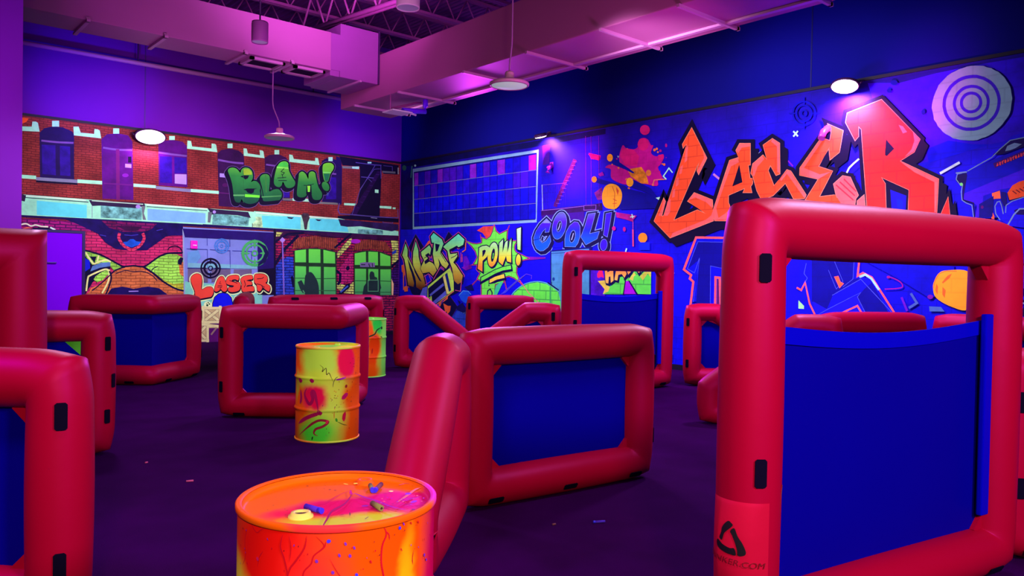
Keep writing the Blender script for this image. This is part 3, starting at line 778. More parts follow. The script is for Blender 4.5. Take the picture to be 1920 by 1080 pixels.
def barrel(label, x, y, bodym, lidm, rimm, strokes=(), lidmarks=(), extra=True):
    rz = math.atan2(-x, y)
    t = thing('steel_drum', label, 'barrel', (x, y, 0), rz, 'paint-splattered steel drums')
    r = BR
    prof = [(r*0.985, 0.004), (r, 0.012), (r, 0.27)]
    for zc in (0.295, 0.585):
        prof += [(r, zc-0.022), (r+0.004, zc-0.014), (r+0.011, zc-0.004), (r+0.011, zc+0.004), (r+0.004, zc+0.014), (r, zc+0.022)]
    prof += [(r, 0.84), (r, BH-0.019)]
    bm = lathe(bmesh.new(), prof, 72); obj('body', bm, bodym, t)
    ringp = lambda z0, z1: [(r-0.012, z0), (r+0.004, z0), (r+0.0065, z0+0.004), (r+0.0065, z1-0.004), (r+0.003, z1), (r-0.006, z1), (r-0.012, z1-0.004)]
    bm = lathe(bmesh.new(), ringp(BH-0.020, BH), 72); obj('top_rim', bm, rimm, t)
    bm = lathe(bmesh.new(), ringp(0.0, 0.016), 72); obj('bottom_rim', bm, rimm, t)
    bm = lathe(bmesh.new(), [(r-0.011, BH-0.006), (r-0.014, BH-0.02), (r-0.022, BH-0.024), (r-0.05, BH-0.0235), (0.001, BH-0.021)], 72); obj('lid', bm, lidm, t)
    zl = BH-0.022
    for (bx, by, br, mm, slot) in ((0.085, 0.205, 0.026, rimm, False), (-0.105, -0.125, 0.029, None, True)):
        bm = lathe(bmesh.new(), [(br*1.25, zl-0.002), (br*1.2, zl+0.004), (br, zl+0.006), (br*0.95, zl+0.013), (br*0.6, zl+0.013), (br*0.5, zl+0.009), (0.001, zl+0.009)], 28, cx=bx, cy=by)
        bg = obj('bung_cap', bm, mm or plain('bung_ivory', (216, 178, 96), rough=0.5), t)
        if slot:
            bm = bmesh.new(); box(bm, bx-0.018, bx+0.016, by-0.006, by+0.0, zl+0.0095, zl+0.0115); obj('bung_slot', bm, plain('bung_dark', (40, 24, 20)), bg)
    if strokes or lidmarks:
        bm = bmesh.new(); ms = []
        def mi(c):
            m = plain('spray_%d_%d_%d' % c, c, rough=0.45, spec=0.25)
            if m not in ms: ms.append(m)
            return ms.index(m)
        lay = 0
        for pts, w, c in strokes:                       # points as (angle, height)
            lay += 1; rr = r+0.0012+0.00008*lay; k = mi(c); P = catmull(pts, False, 5)
            L = []
            for i, (a, z) in enumerate(P):
                a0, z0 = P[max(i-1, 0)]; a1, z1 = P[min(i+1, len(P)-1)]
                dx, dz = (a1-a0)*r, z1-z0; l = math.hypot(dx, dz) or 1; tp = min(1.0, (0.12+4.0*min(i, len(P)-1-i)/(len(P)-1)) if len(pts) > 3 else 0.1+1.1*math.sin(PI*i/(len(P)-1))); nx, nz = -dz/l*w*tp/2/r, dx/l*w*tp/2
                def bul(z): return max(0.0, max(0.0125*(1-abs(z-zc)/0.024) for zc in (0.295, 0.585)))
                q = []
                for s in (1, -1):
                    aa, zz = a+nx*s, z+nz*s; R0 = rr+bul(zz)
                    q.append(bm.verts.new((math.sin(aa)*R0, -math.cos(aa)*R0, zz)))
                L.append(q)
            for i in range(len(L)-1):
                f = bm.faces.new((L[i][0], L[i][1], L[i+1][1], L[i+1][0])); f.material_index = k
        for pts, w, c in lidmarks:                      # points as (x, y) on the lid
            lay += 1; k = mi(c); P = catmull(pts, False, 4); L = []; zz = zl+0.0035+0.00008*lay
            for i, (a, z) in enumerate(P):
                a0, z0 = P[max(i-1, 0)]; a1, z1 = P[min(i+1, len(P)-1)]
                dx, dz = a1-a0, z1-z0; l = math.hypot(dx, dz) or 1
                tp = 0.15+0.95*math.sin(PI*i/(len(P)-1))**0.5; L.append([bm.verts.new((a-dz/l*w*tp/2*s, z+dx/l*w*tp/2*s, zz)) for s in (1, -1)])
            for i in range(len(L)-1):
                f = bm.faces.new((L[i][0], L[i][1], L[i+1][1], L[i+1][0])); f.material_index = k
        o = obj('paint_splatter', bm, ms, t); o['kind'] = 'stuff'
    return t
# orange drum in front
O1 = (222, 64, 3)
PV, BV, DR_ = (120, 30, 200), (70, 40, 250), (190, 6, 34)
st = []
def S1(pts): return [(math.asin(max(-0.999, min(0.999, (x-957)/793))), 0.842-(y-600+70*(1-abs((x-957)/793)**2)**0.5-70)/793*0.292*1.02) for x, y in pts]
for pts, w in (([(565, 610), (548, 700), (575, 780), (600, 880), (605, 960)], 0.005), ([(735, 600), (720, 690), (660, 790), (620, 850), (600, 930)], 0.005), ([(610, 610), (625, 700), (615, 800)], 0.003), ([(640, 930), (560, 970), (500, 1030)], 0.004),
               ([(800, 600), (860, 670), (790, 740), (770, 800), (720, 860), (715, 930), (730, 990)], 0.004), ([(870, 640), (860, 680), (800, 730)], 0.004), ([(290, 650), (270, 760), (275, 880), (250, 960)], 0.0025), ([(320, 590), (340, 630), (370, 650), (400, 620), (440, 590)], 0.0025), ([(225, 550), (220, 590), (200, 600)], 0.0025),
               ([(900, 760), (950, 850), (1010, 940), (1060, 1046)], 0.002), ([(1285, 570), (1310, 640), (1280, 720), (1275, 840), (1295, 960), (1290, 1046)], 0.005), ([(1310, 620), (1330, 650), (1335, 690)], 0.003), ([(1300, 930), (1260, 1000), (1200, 1040)], 0.003), ([(1530, 840), (1520, 900), (1525, 950)], 0.003), ([(420, 770), (390, 830), (380, 900)], 0.003)):
    st.append((S1(pts), w, DR_))
for x, y, w, c in ((893, 636, .011, BV), (810, 780, .008, PV), (925, 862, .008, PV), (1095, 895, .008, BV), (1100, 950, .012, BV), (1030, 975, .008, BV), (1118, 996, .006, PV), (1065, 935, .006, BV), (748, 1010, .010, BV), (700, 1040, .014, BV), (600, 925, .010, PV), (1412, 624, .008, BV), (1442, 604, .004, PV), (1045, 750, .007, PV), (1012, 660, .006, PV), (1075, 695, .005, PV), (970, 740, .006, PV), (795, 985, .005, PV), (830, 985, .005, PV), (382, 840, .009, (200, 20, 110)), (1622, 935, .008, PV), (1500, 620, .004, DR_), (1195, 815, .004, DR_), (1425, 790, .003, DR_), (1640, 985, .006, PV), (1560, 640, .004, DR_), (980, 1025, .006, PV)):
    st.append((S1([(x-6, y-14), (x, y), (x+5, y+12)]), w, c))
rr_ = random.Random(3)
for _ in range(44):
    x, y = rr_.uniform(230, 1700), rr_.uniform(640, 1045); e = rr_.uniform(2, 9)
    st.append((S1([(x, y), (x+rr_.uniform(-4, 4), y+e), (x+rr_.uniform(-5, 5), y+2*e)]), rr_.uniform(.0012, .003), rr_.choice((DR_, DR_, (90, 10, 40), PV))))
def K1(pts): return [((x-640)/1171*0.292, -(y-352)/333*0.292) for x, y in pts]
lm = [(K1([(290, 465), (335, 415), (480, 395), (640, 310), (800, 245)]), .004, (200, 10, 70)), (K1([(790, 250), (795, 300), (830, 300)]), .008, (190, 10, 130)), (K1([(800, 310), (720, 410), (570, 490), (520, 570), (475, 645)]), .006, (150, 10, 90)),
      (K1([(830, 290), (960, 350), (1100, 400), (1250, 470), (1420, 520)]), .008, (150, 10, 150)), (K1([(1120, 505), (1240, 465), (1400, 460), (1520, 480)]), .0035, (130, 10, 90)), (K1([(1410, 210), (1480, 195), (1560, 190)]), .004, (150, 10, 60)),
      (K1([(1330, 430), (1480, 350), (1600, 280), (1700, 250)]), .009, (252, 90, 50)), (K1([(1470, 340), (1500, 328), (1530, 320)]), .016, (110, 30, 220)), (K1([(1500, 440), (1540, 428), (1570, 418)]), .012, (110, 30, 220)), (K1([(910, 458), (950, 452), (985, 458)]), .012, (130, 10, 160)),
      (K1([(1370, 400), (1430, 390), (1560, 380)]), .004, (120, 20, 190)), (K1([(1400, 420), (1500, 400), (1640, 370)]), .003, (120, 20, 190)), (K1([(1265, 292), (1320, 288)]), .014, (250, 200, 130)), (K1([(830, 165), (885, 168)]), .014, (252, 190, 40)), (K1([(700, 160), (760, 178)]), .006, (252, 180, 40)),
      (K1([(515, 234), (545, 238)]), .006, (120, 30, 20)), (K1([(580, 248), (615, 250)]), .006, (120, 30, 20)), (K1([(230, 176), (258, 176)]), .007, (140, 40, 10)), (K1([(650, 545), (705, 538)]), .005, (150, 40, 40)), (K1([(770, 520), (772, 555)]), .003, (90, 50, 40)), (K1([(930, 600), (980, 575)]), .003, (90, 60, 40)),
      (K1([(285, 645), (370, 648)]), .010, (70, 10, 170)), (K1([(395, 650), (430, 655)]), .006, (60, 10, 120)), (K1([(1490, 515), (1510, 530)]), .010, (110, 10, 30))]
for _ in range(26):
    x, y = rr_.uniform(1080, 1680), rr_.uniform(350, 490); lm.append((K1([(x, y), (x+rr_.uniform(8, 30), y-rr_.uniform(0, 8))]), rr_.uniform(.002, .006), rr_.choice(((120, 20, 190), (250, 110, 90), (150, 10, 100)))))
for _ in range(18):
    x, y = rr_.uniform(-300, 900), rr_.uniform(150, 600); lm.append((K1([(x, y), (x+rr_.uniform(8, 22), y-rr_.uniform(-2, 4))]), rr_.uniform(.002, .004), (140, 40, 10)))
b1 = barrel('orange splattered steel drum nearest the camera', 1.147, 2.115,
       blob_mat('drum_paint', O1, [(-0.66, 0.72, 0.5, 0.34, (222, 12, 16), 0.45), (-0.2, 0.6, 0.3, 0.2, (246, 40, 50), 0.7), (-1.3, 0.6, 0.3, 0.13, (205, 175, 50), 0.5), (1.36, 0.6, 0.34, 0.6, (186, 4, 78), 0.5), (0.75, 0.62, 0.1, 0.2, (250, 140, 10), 0.6)]),
       blob_mat('lid_paint', (224, 82, 2), [(0.03, -0.045, 0.15, 0.085, (206, 6, 90), 0.35), (0.19, 0.0, 0.13, 0.11, (204, 6, 108), 0.3), (-0.1, -0.1, 0.1, 0.04, (220, 20, 70), 0.5), (0.06, -0.20, 0.22, 0.07, (190, 172, 48), 0.4)], flat=True, rough=0.45),
       blob_mat('rim_paint', (230, 76, 5), [(0.29, 0.02, 0.06, 0.12, (226, 40, 190), 0.4), (-0.05, -0.3, 0.09, 0.05, (240, 40, 60), 0.5)], flat=True, rough=0.5), st, lm)
# upright drum in the middle
def S2(pts): return [(math.asin(max(-0.99, min(0.99, (x-367)/283))), 0.87-(y-135)/850*0.87) for x, y in pts]
MG, MB = (176, 8, 96), (150, 20, 60)
s2 = [(S2([(190, 500), (170, 560), (210, 640), (240, 600), (230, 540), (250, 530), (275, 620), (290, 700)]), .03, MG), (S2([(320, 712), (240, 740), (170, 780), (120, 830)]), .035, MG), (S2([(290, 690), (300, 715), (325, 715)]), .04, MG), (S2([(215, 432), (252, 432)]), .04, MG), (S2([(118, 440), (150, 438)]), .045, MG), (S2([(135, 520), (140, 600), (130, 650)]), .03, MG),
      (S2([(130, 930), (180, 870), (250, 805), (310, 780), (375, 795), (330, 835), (270, 860), (255, 900), (290, 920)]), .022, MB), (S2([(355, 790), (375, 800)]), .04, (230, 20, 90)),
      (S2([(295, 288), (325, 315), (318, 350), (350, 318), (355, 375), (375, 360), (395, 400), (410, 440)]), .006, (70, 20, 30)), (S2([(410, 490), (415, 450), (430, 410), (455, 395)]), .005, (70, 20, 60)), (S2([(490, 600), (515, 575), (540, 550)]), .04, (200, 10, 110)), (S2([(520, 715), (510, 760), (510, 800)]), .035, (206, 10, 70)), (S2([(440, 765), (450, 798)]), .02, (60, 150, 40)), (S2([(450, 795), (500, 825), (540, 840)]), .005, (60, 60, 30)), (S2([(425, 700), (425, 770)]), .005, (220, 40, 40)), (S2([(245, 925), (238, 960)]), .012, (20, 60, 40)), (S2([(430, 420), (470, 418), (520, 405)]), .016, (170, 10, 190)), (S2([(515, 485), (535, 488)]), .03, (150, 20, 30))]
for _ in range(60):
    x, y = rr_.choice(((rr_.uniform(395, 470), rr_.uniform(500, 720)), (rr_.uniform(560, 635), rr_.uniform(180, 640)), (rr_.uniform(300, 640), rr_.uniform(400, 950)))); e = rr_.uniform(2, 7)
    s2.append((S2([(x, y), (x+rr_.uniform(-2, 2), y+e), (x+rr_.uniform(-3, 3), y+2*e)]), rr_.uniform(.003, .007), rr_.choice(((170, 30, 20), (110, 20, 40), (230, 60, 10), (150, 10, 100)))))
barrel('upright drum sprayed yellow, orange and crimson in the middle of the floor', 3.455, 6.61,
       blob_mat('drum_paint', (250, 78, 10), [(-0.3, 0.74, 0.62, 0.19, (190, 236, 76), 0.35), (-0.25, 0.56, 0.85, 0.1, (206, 226, 66), 0.5), (0.12, 0.42, 0.36, 0.2, (222, 224, 80), 0.5), (0.05, 0.2, 0.5, 0.2, (206, 230, 80), 0.6), (-0.35, 0.07, 0.6, 0.15, (84, 244, 70), 0.6), (-0.42, 0.42, 0.40, 0.115, (242, 12, 84), 0.35), (0.62, 0.73, 0.34, 0.17, (240, 16, 80), 0.22), (-1.2, 0.5, 0.12, 0.12, (216, 170, 50), 0.6)]),
       blob_mat('lid_paint', (253, 96, 20), [(0.06, 0.1, 0.2, 0.16, (120, 252, 70), 0.4), (0.24, 0.0, 0.16, 0.2, (250, 236, 40), 0.4)], flat=True),
       blob_mat('rim_paint', (253, 150, 40), [(0.1, 0.25, 0.3, 0.1, (180, 250, 60), 0.4), (-0.2, -0.2, 0.2, 0.12, (252, 120, 60), 0.4), (0.1, -0.29, 0.2, 0.1, (220, 240, 90), 0.5)], flat=True), s2)
# green drum behind
def S3(pts): return [(math.asin(max(-0.99, min(0.99, (x-330)/245))), 0.87-(y-135)/850*0.87) for x, y in pts]
s3 = [(S3([(335, 405), (370, 385), (430, 355), (460, 295), (515, 255)]), .02, (30, 50, 30)), (S3([(515, 245), (515, 290)]), .035, (20, 50, 30)), (S3([(165, 180), (190, 168)]), .02, (30, 60, 20)), (S3([(155, 255), (185, 235)]), .02, (30, 70, 20)), (S3([(165, 305), (178, 290)]), .016, (30, 70, 20)), (S3([(225, 375), (232, 345)]), .014, (90, 100, 20)), (S3([(240, 455), (260, 455)]), .016, (50, 70, 20)), (S3([(300, 460), (320, 452)]), .012, (50, 60, 20)), (S3([(235, 605), (275, 608)]), .01, (70, 60, 20)), (S3([(270, 500), (290, 490)]), .01, (70, 60, 20)), (S3([(400, 420), (440, 385), (480, 420)]), .014, (200, 40, 40)), (S3([(405, 560), (400, 640)]), .02, (170, 20, 10)), (S3([(500, 395), (520, 405)]), .015, (30, 40, 20))]
barrel('green and orange drum between the corner bunker and the sloping one', 6.0, 10.27,
       blob_mat('drum_paint', (176, 178, 56), [(-1.1, 0.74, 0.3, 0.22, (40, 190, 44), 0.4), (0.6, 0.76, 0.4, 0.15, (44, 190, 70), 0.4), (1.25, 0.4, 0.4, 0.6, (120, 206, 84), 0.4), (0.02, 0.8, 0.2, 0.1, (250, 90, 14), 0.5), (0.2, 0.68, 0.14, 0.12, (240, 80, 14), 0.5), (0.42, 0.46, 0.36, 0.2, (222, 56, 8), 0.35), (0.3, 0.25, 0.22, 0.14, (224, 60, 8), 0.5), (0.1, 0.1, 0.6, 0.12, (228, 76, 8), 0.4)]),
       plain('lid_green', (120, 240, 70)), blob_mat('rim_paint', (140, 252, 96), [(0, 0, 0.1, 0.1, (140, 252, 96), 0.4)], flat=True), s3)
barrel('green drum glimpsed through the torn corner of a left bunker', 1.80, 9.0, blob_mat('drum_paint', (96, 240, 40), [(0.2, 0.2, 0.8, 0.2, (250, 120, 20), 0.4)]), plain('lid_green', (120, 240, 70)), plain('rim_green', (140, 250, 90)))
# ------------------------------------------------------------------ foam darts
FOAM = plain('dart_foam_grey', (120, 100, 66), rough=0.9); FOAMB = plain('dart_foam_blue', (70, 24, 200), rough=0.9); FOAMM = plain('dart_foam_mauve', (112, 50, 84), rough=0.9)
TIPB = plain('dart_tip_blue', (50, 30, 250), rough=0.5); HOLE = plain('dart_hole', (46, 26, 24), rough=0.9)
def dart(p, ang, label, foam, tip, L=0.062, r=0.0075, tipped=True, tilt=0.0, grp='foam darts on the orange drum'):
    t = thing('foam_dart', label, 'foam dart', (p.x, p.y, p.z), ang, grp)
    M = Matrix.Rotation(tilt, 4, 'Y')
    bm = bmesh.new(); tube(bm, [(0.0, 0, r), (L, 0, r)], r, 14)
    obj('foam_body', bm, foam, t)
    if tipped: bm = bmesh.new(); tube(bm, [(-0.013, 0, r), (-0.01, 0, r), (0.001, 0, r)], r*1.04, 14); obj('rubber_tip', bm, tip, t)
    bm = bmesh.new(); tube(bm, [(L-0.001, 0, r), (L+0.0006, 0, r)], r*0.45, 10); obj('bore_hole', bm, HOLE, t)
    t.rotation_euler = (0, -tilt, ang)
    return t
LZ = BH-0.0195
def lidpt(px, py): return G(px, py, LZ)
def ang_between(a, b): return math.atan2(b.y-a.y, b.x-a.x)
a, b = lidpt(698, 922), lidpt(691, 907); dart(a, ang_between(a, b), 'short dart forming the left arm of the V on the orange drum', FOAM, TIPB, 0.052)
a, b = lidpt(705, 922), lidpt(721, 906); dart(a, ang_between(a, b), 'short dart forming the right arm of the V on the orange drum', FOAMM, TIPB, 0.062)
a, b = lidpt(698, 949), lidpt(716, 959); dart(a, ang_between(a, b), 'olive grey dart near the front rim of the orange drum', FOAM, HOLE, 0.06, 0.0085, tipped=False)
a, b = lidpt(598, 962), lidpt(570, 954); dart(a, ang_between(a, b), 'violet blue dart lying beside the ivory bung of the orange drum', FOAMB, TIPB, 0.058, 0.0085)
gd = 'foam darts on the dark floor'
p = G(1116, 981); q = G(1134, 980); dart(p, ang_between(p, q), 'blue dart on the floor in front of the centre bunker', FOAMB, TIPB, 0.065, 0.008, grp=gd)
p = G(1380, 806); 
p = G(1036, 985); q = G(1043, 984); dart(p, ang_between(p, q), 'tiny pale dart on the floor left of the blue one', FOAMM, TIPB, 0.022, 0.006, tipped=False, grp=gd)
p = G(349, 904); q = G(362, 903); dart(p, ang_between(p, q), 'pinkish dart on the open floor left of the orange drum', plain('dart_foam_pink', (190, 60, 130)), TIPB, 0.05, 0.007, tipped=False, grp=gd)
p = G(272, 869); q = G(277, 868); dart(p, ang_between(p, q), 'tiny pink dart on the floor nearest the left bunkers', plain('dart_foam_pink', (190, 60, 130)), TIPB, 0.022, 0.006, tipped=False, grp=gd)
# ------------------------------------------------------------------ light
def lamp(name, kind, loc, power, col, size=0.3, aim=None, spot=None, blend=0.6):
    l = bpy.data.lights.new(name, kind); l.energy = power; l.color = col
    if kind == 'AREA': l.shape = 'DISK'; l.size = size
    else: l.shadow_soft_size = size
    if kind == 'SPOT': l.spot_size = spot; l.spot_blend = blend
    o = bpy.data.objects.new(name, l); C.objects.link(o); o.location = loc
    if aim is not None:
        o.rotation_euler = (Vector(aim)-Vector(loc)).to_track_quat('-Z', 'Y').to_euler()
    return o
UV = (1.0, 0.68, 1.12)
for i, (x, y, p) in enumerate(((l1.x, l1.y, 330), (l2.x, l2.y, 230), (8.9, 10.6, 330), (8.6, 4.6, 480), (5.4, 1.6, 260), (2.0, 8.6, 260), (0.8, 2.8, 130))):
    lamp('bay_and_fill_light', 'SPOT', (x, y, 3.88), p, UV, 0.22, (x, y, 0), 2.7, 0.6)  # only the first two hang under built lamps; the rest are added fill
# added front fill from behind the camera, one warm and one pinkish violet
lamp('front_fill', 'SPOT', (-1.2, -2.6, 3.3), 1450, (1.0, 0.84, 0.42), 0.35, (4.0, 4.5, 0.4), 1.35, 0.8)
lamp('front_fill', 'SPOT', (2.2, -2.8, 3.2), 950, (1.0, 0.6, 1.1), 0.35, (3.4, 3.0, 0.6), 1.5, 0.7)
# added violet spots over the bunkers, from the far corner and the left
lamp('violet_beam', 'SPOT', (9.8, 12.6, 4.2), 1500, (0.75, 0.05, 1.0), 0.3, (5.0, 5.0, 0.8), 1.3, 0.8)
lamp('violet_beam', 'SPOT', (-2.4, 4.6, 4.2), 520, (0.7, 0.0, 1.0), 0.3, (2.4, 3.5, 0.6), 0.9, 0.8)
# added near-white spots washing the two murals, no fixtures built
WW = (1.0, 0.86, 1.0)
lamp('mural_wash', 'SPOT', (4.4, 12.9, 4.0), 780, WW, 0.4, (4.6, DL, 2.7), 1.7, 0.8)
lamp('mural_wash', 'SPOT', (8.4, 13.2, 4.0), 420, WW, 0.4, (8.6, DL, 2.6), 1.6, 0.8)
lamp('mural_wash', 'SPOT', (7.0, 12.2, 4.1), 640, WW, 0.4, (DR, 12.6, 2.7), 1.7, 0.8)
lamp('mural_wash', 'SPOT', (6.8, 6.4, 4.2), 760, WW, 0.4, (DR, 6.4, 2.8), 1.9, 0.8)
# magenta floods grazing the wall below each lamp
MAG = (1.0, 0.30, 1.0)
for p, n, e in (((f1p.x, DL-0.24, 4.24), (0, 1), 900), ((DR-0.24, f2p.y, 4.40), (1, 0), 1200), ((DR-0.24, f3p.y, 4.28), (1, 0), 1000)):
    src = (p[0]+n[0]*0.02, p[1]+n[1]*0.02, p[2]-0.06)
    lamp('flood_beam', 'SPOT', src, e, MAG, 0.05, (src[0]+n[0]*0.5, src[1]+n[1]*0.5, src[2]-0.75), 2.5, 0.9)
BLU = (0.12, 0.02, 1.0)
lamp('blue_beam', 'SPOT', (3.2, 13.6, 3.2), 640, BLU, 0.2, (3.6, DL, 5.0), 0.8, 1.0)
lamp('blue_beam', 'SPOT', (8.2, 14.2, 3.6), 330, BLU, 0.2, (9.8, DL, 5.1), 0.9, 1.0)
lamp('blue_beam', 'SPOT', (8.9, 3.6, 3.4), 160, BLU, 0.2, (8.0, 4.8, 4.7), 0.6, 1.0)
lamp('blue_beam', 'SPOT', (8.6, 6.8, 3.2), 220, BLU, 0.2, (DR, 5.5, 5.0), 1.3, 1.0)  # added spot lifting the navy wall above the mural
lamp('magenta_beam', 'SPOT', (6.6, 4.0, 2.4), 420, (1.0, 0.2, 0.85), 0.2, (7.6, 7.4, 4.7), 1.2, 1.0)  # added uplights tinting the two ducts, no lamps built for them
lamp('magenta_beam', 'SPOT', (4.0, 8.4, 2.6), 430, (1.0, 0.36, 0.9), 0.3, (5.6, 12.0, 5.8), 1.6, 1.0)
lamp('blue_beam', 'SPOT', (7.8, 11.4, 3.4), 170, BLU, 0.2, (DR, 12.0, 5.2), 1.3, 1.0)  # second added spot for the upper navy wall
lamp('magenta_beam', 'SPOT', (8.9, 11.2, 3.0), 900, (1.0, 0.0, 0.5), 0.15, (DR, 10.6, 3.75), 0.75, 1.0)  # added spots strengthening the magenta around two wall floods
lamp('magenta_beam', 'SPOT', (9.4, 4.6, 2.9), 500, (1.0, 0.0, 0.5), 0.15, (DR, 4.3, 3.9), 0.9, 1.0)
lamp('magenta_beam', 'SPOT', (5.2, 9.6, 5.2), 620, (0.9, 0.3, 0.9), 0.3, (6.2, 12.2, 7.2), 2.0, 1.0)  # added uplight brightening the ceiling deck
lamp('magenta_beam', 'SPOT', (0.6, 8.6, 2.4), 160, (0.9, 0.1, 1.0), 0.3, (1.2, 10.4, 4.6), 1.4, 1.0)
w = bpy.data.worlds.new('world'); sc.world = w; w.use_nodes = True
w.node_tree.nodes['Background'].inputs['Color'].default_value = (0.35, 0.10, 0.55, 1); w.node_tree.nodes['Background'].inputs['Strength'].default_value = 0.05
sc.view_settings.view_transform = 'Standard'; sc.view_settings.look = 'None'; sc.view_settings.exposure = 0.0; sc.view_settings.gamma = 1.0
# ------------------------------------------------------------------ murals
MLOC = Vector((6.5, DL, 0.0)); MRLOC = Vector((DR, 8.0, 0.0))
ML = thing('wall_mural', 'street mural of a brick facade covering the back wall', 'mural', tuple(MLOC), 0, 'wall murals')
MR = thing('wall_mural', 'blue graffiti mural with giant orange lettering along the right wall', 'mural', tuple(MRLOC), 0, 'wall murals')
z1, z2, z3, z4, z5, z6, z7, z8 = (Z(0, 200, 4), Z(380, 240, 4.8), Z(100, 380, 4.8), Z(380, 420, 4.8), Z(740, 220, 4.8), Z(740, 400, 4.8), Z(1080, 200, 4), Z(1480, 80, 4.355))
zb, zn, zp, zc, zf, zs, zl, zh, zk = (Z(400, 280, 8), Z(750, 410, 5.143), Z(870, 410, 6.747), Z(990, 380, 9), Z(630, 290, 6.754), Z(1080, 220, 4.5), Z(340, 430, 6.3556), Z(1100, 490, 10.667), Z(350, 540, 9.82))
zL, zE, zg, zr, zq, zR, ze = (Z(1220, 200, 4.1556), Z(1480, 130, 3.725), Z(1760, 220, 5.144), Z(1200, 420, 4.8), Z(1520, 440, 4.8), Z(1480, 200, 4.355), Z(1820, 380, 3.6))
def pL(*c, **k): return paint('L', list(c) if len(c) > 1 else c[0], **k)
def pR(*c, **k):
    k.setdefault('brick', 0.05); k.setdefault('bw', 0.36); k.setdefault('bh', 0.18)
    return paint('R', list(c) if len(c) > 1 else c[0], **k)
def rc(x0, y0, x1, y1, sk=0.0): return [(x0, y0), (x1, y0+sk), (x1, y1+sk), (x0, y1)]
# ---- left: base sheets
def sheetL(name, x0, x1, za, zb_, m, off=0.0):
    bm = bmesh.new(); box(bm, x0-MLOC.x, x1-MLOC.x, -0.005-off, 0.0, za, zb_); return obj(name, bm, m, ML)
xl = 0.2; xc = 10.74
sheetL('brick_facade', xl, xc, 2.45, 4.355, pL((150, 40, 52), brick=0.55, bw=0.13, bh=0.045, mortar=0.008, dark=(96, 20, 46), wear=0.35, wscale=2.2))
xm = onL(342, 500).x; xn = onL(514, 500).x
sheetL('graffiti_brick', dx1+0.06, xm, 0.0, 2.45, pL((220, 38, 114), brick=0.5, bw=0.18, bh=0.06, mortar=0.009, dark=(70, 6, 80), wear=0.25))
sheetL('graffiti_brick', xl, dx1+0.06, 2.27, 2.45, pL((190, 16, 120), brick=0.6, bw=0.18, bh=0.06, mortar=0.009, dark=(70, 6, 80), wear=0.25))
sheetL('painted_roller_door', xm, xn, 0.0, 2.45, pL((122, 116, 216), wear=0.12, wscale=1.2))
sheetL('graffiti_brick', xn, xc, 0.0, 2.45, pL((178, 22, 84), brick=0.85, bw=0.2, bh=0.062, mortar=0.013, dark=(40, 6, 70), wear=0.4, wscale=4))
# ---- left: windows and doors of the upper storey
NAVY = pL((30, 4, 84), wear=0.2); NIGHT = pL((14, 2, 46), wear=0.1); PURP = pL((84, 2, 124), wear=0.25); PANE = pL((44, 4, 150), wear=0.3, wscale=6); PANE2 = pL((70, 30, 170), wear=0.3, wscale=6)
GREYL = pL((128, 110, 170)); WHT = pL((166, 236, 206), wear=0.1, wscale=8); LAV = pL((170, 120, 240)); DPUR = pL((52, 6, 74), wear=0.25)
def window1(z, s, arch, lint, panes, name='painted_window', base=NAVY, sill=None, post=None):
    a = Art('L', z, s); a.fill(arch, base)
    if lint: a.stroke(lint, 14, pL((118, 60, 170)), smooth=True)
    for p in panes: a.fill(p, PANE)
    if post: a.stroke(post, 26, pL((110, 14, 116)))
    if sill: a.fill(sill, GREYL)
    return a
a = window1(z1, 4, [(300, 540), (297, 195), (330, 162), (400, 148), (470, 155), (540, 186), (555, 210), (555, 548)], [(315, 255), (420, 266), (545, 272)], [[(312, 285), (415, 290), (418, 515), (318, 505)], [(448, 294), (525, 300), (528, 520), (450, 515)]], sill=[(270, 528), (580, 548), (580, 574), (270, 552)])
a.fill(rc(270, 553, 580, 568, 20), NIGHT); a.done('painted_window', 'dark arched window, first from the left')
a = window1(z1, 4, [(768, 690), (760, 245), (800, 208), (880, 200), (960, 216), (992, 262), (1000, 700)], [(778, 308), (870, 322), (985, 326)], [], base=PURP, post=[(882, 330), (885, 690)], name='painted_door')
a.stroke([(780, 575), (990, 588)], 10, pL((104, 14, 130))); a.fill(rc(938, 428, 985, 456, 4), LAV); a.fill(rc(960, 375, 985, 420), NIGHT); a.fill(ell(940, 515, 24, 14), pL((128, 20, 180))); a.done('painted_door')
a = window1(z1, 4, [(1190, 590), (1187, 280), (1220, 256), (1290, 250), (1370, 264), (1402, 300), (1405, 605)], [(1195, 345), (1290, 358), (1395, 370)], [[(1198, 372), (1288, 376), (1290, 575), (1200, 570)], [(1306, 378), (1395, 385), (1398, 500), (1308, 500)]], base=PURP, sill=[(1170, 595), (1430, 618), (1430, 642), (1170, 618)])
a.fill([(1310, 506), (1398, 508), (1398, 584), (1310, 576)], LAV); a.done('painted_window', 'arched window with a pale square pane')
a = window1(z1, 4, [(1640, 745), (1630, 350), (1660, 326), (1720, 315), (1790, 330), (1828, 362), (1850, 760)], [(1640, 400), (1740, 418), (1820, 425)], [], base=DPUR, name='painted_door')
a.fill(rc(1648, 500, 1690, 528, 4), LAV); a.fill(ell(1690, 588, 24, 14), pL((76, 10, 90))); a.stroke([(1640, 645), (1740, 655)], 6, pL((96, 20, 110))); a.done('painted_door')
a = window1(z2, 4.8, [(560, 640), (557, 270), (600, 242), (680, 238), (745, 262), (780, 305), (785, 660)], [(575, 330), (680, 345)], [], base=DPUR); a.fill(rc(700, 540, 780, 625), PANE); a.fill(rc(720, 632, 810, 652, 3), pL((110, 90, 110))); a.done('painted_window')
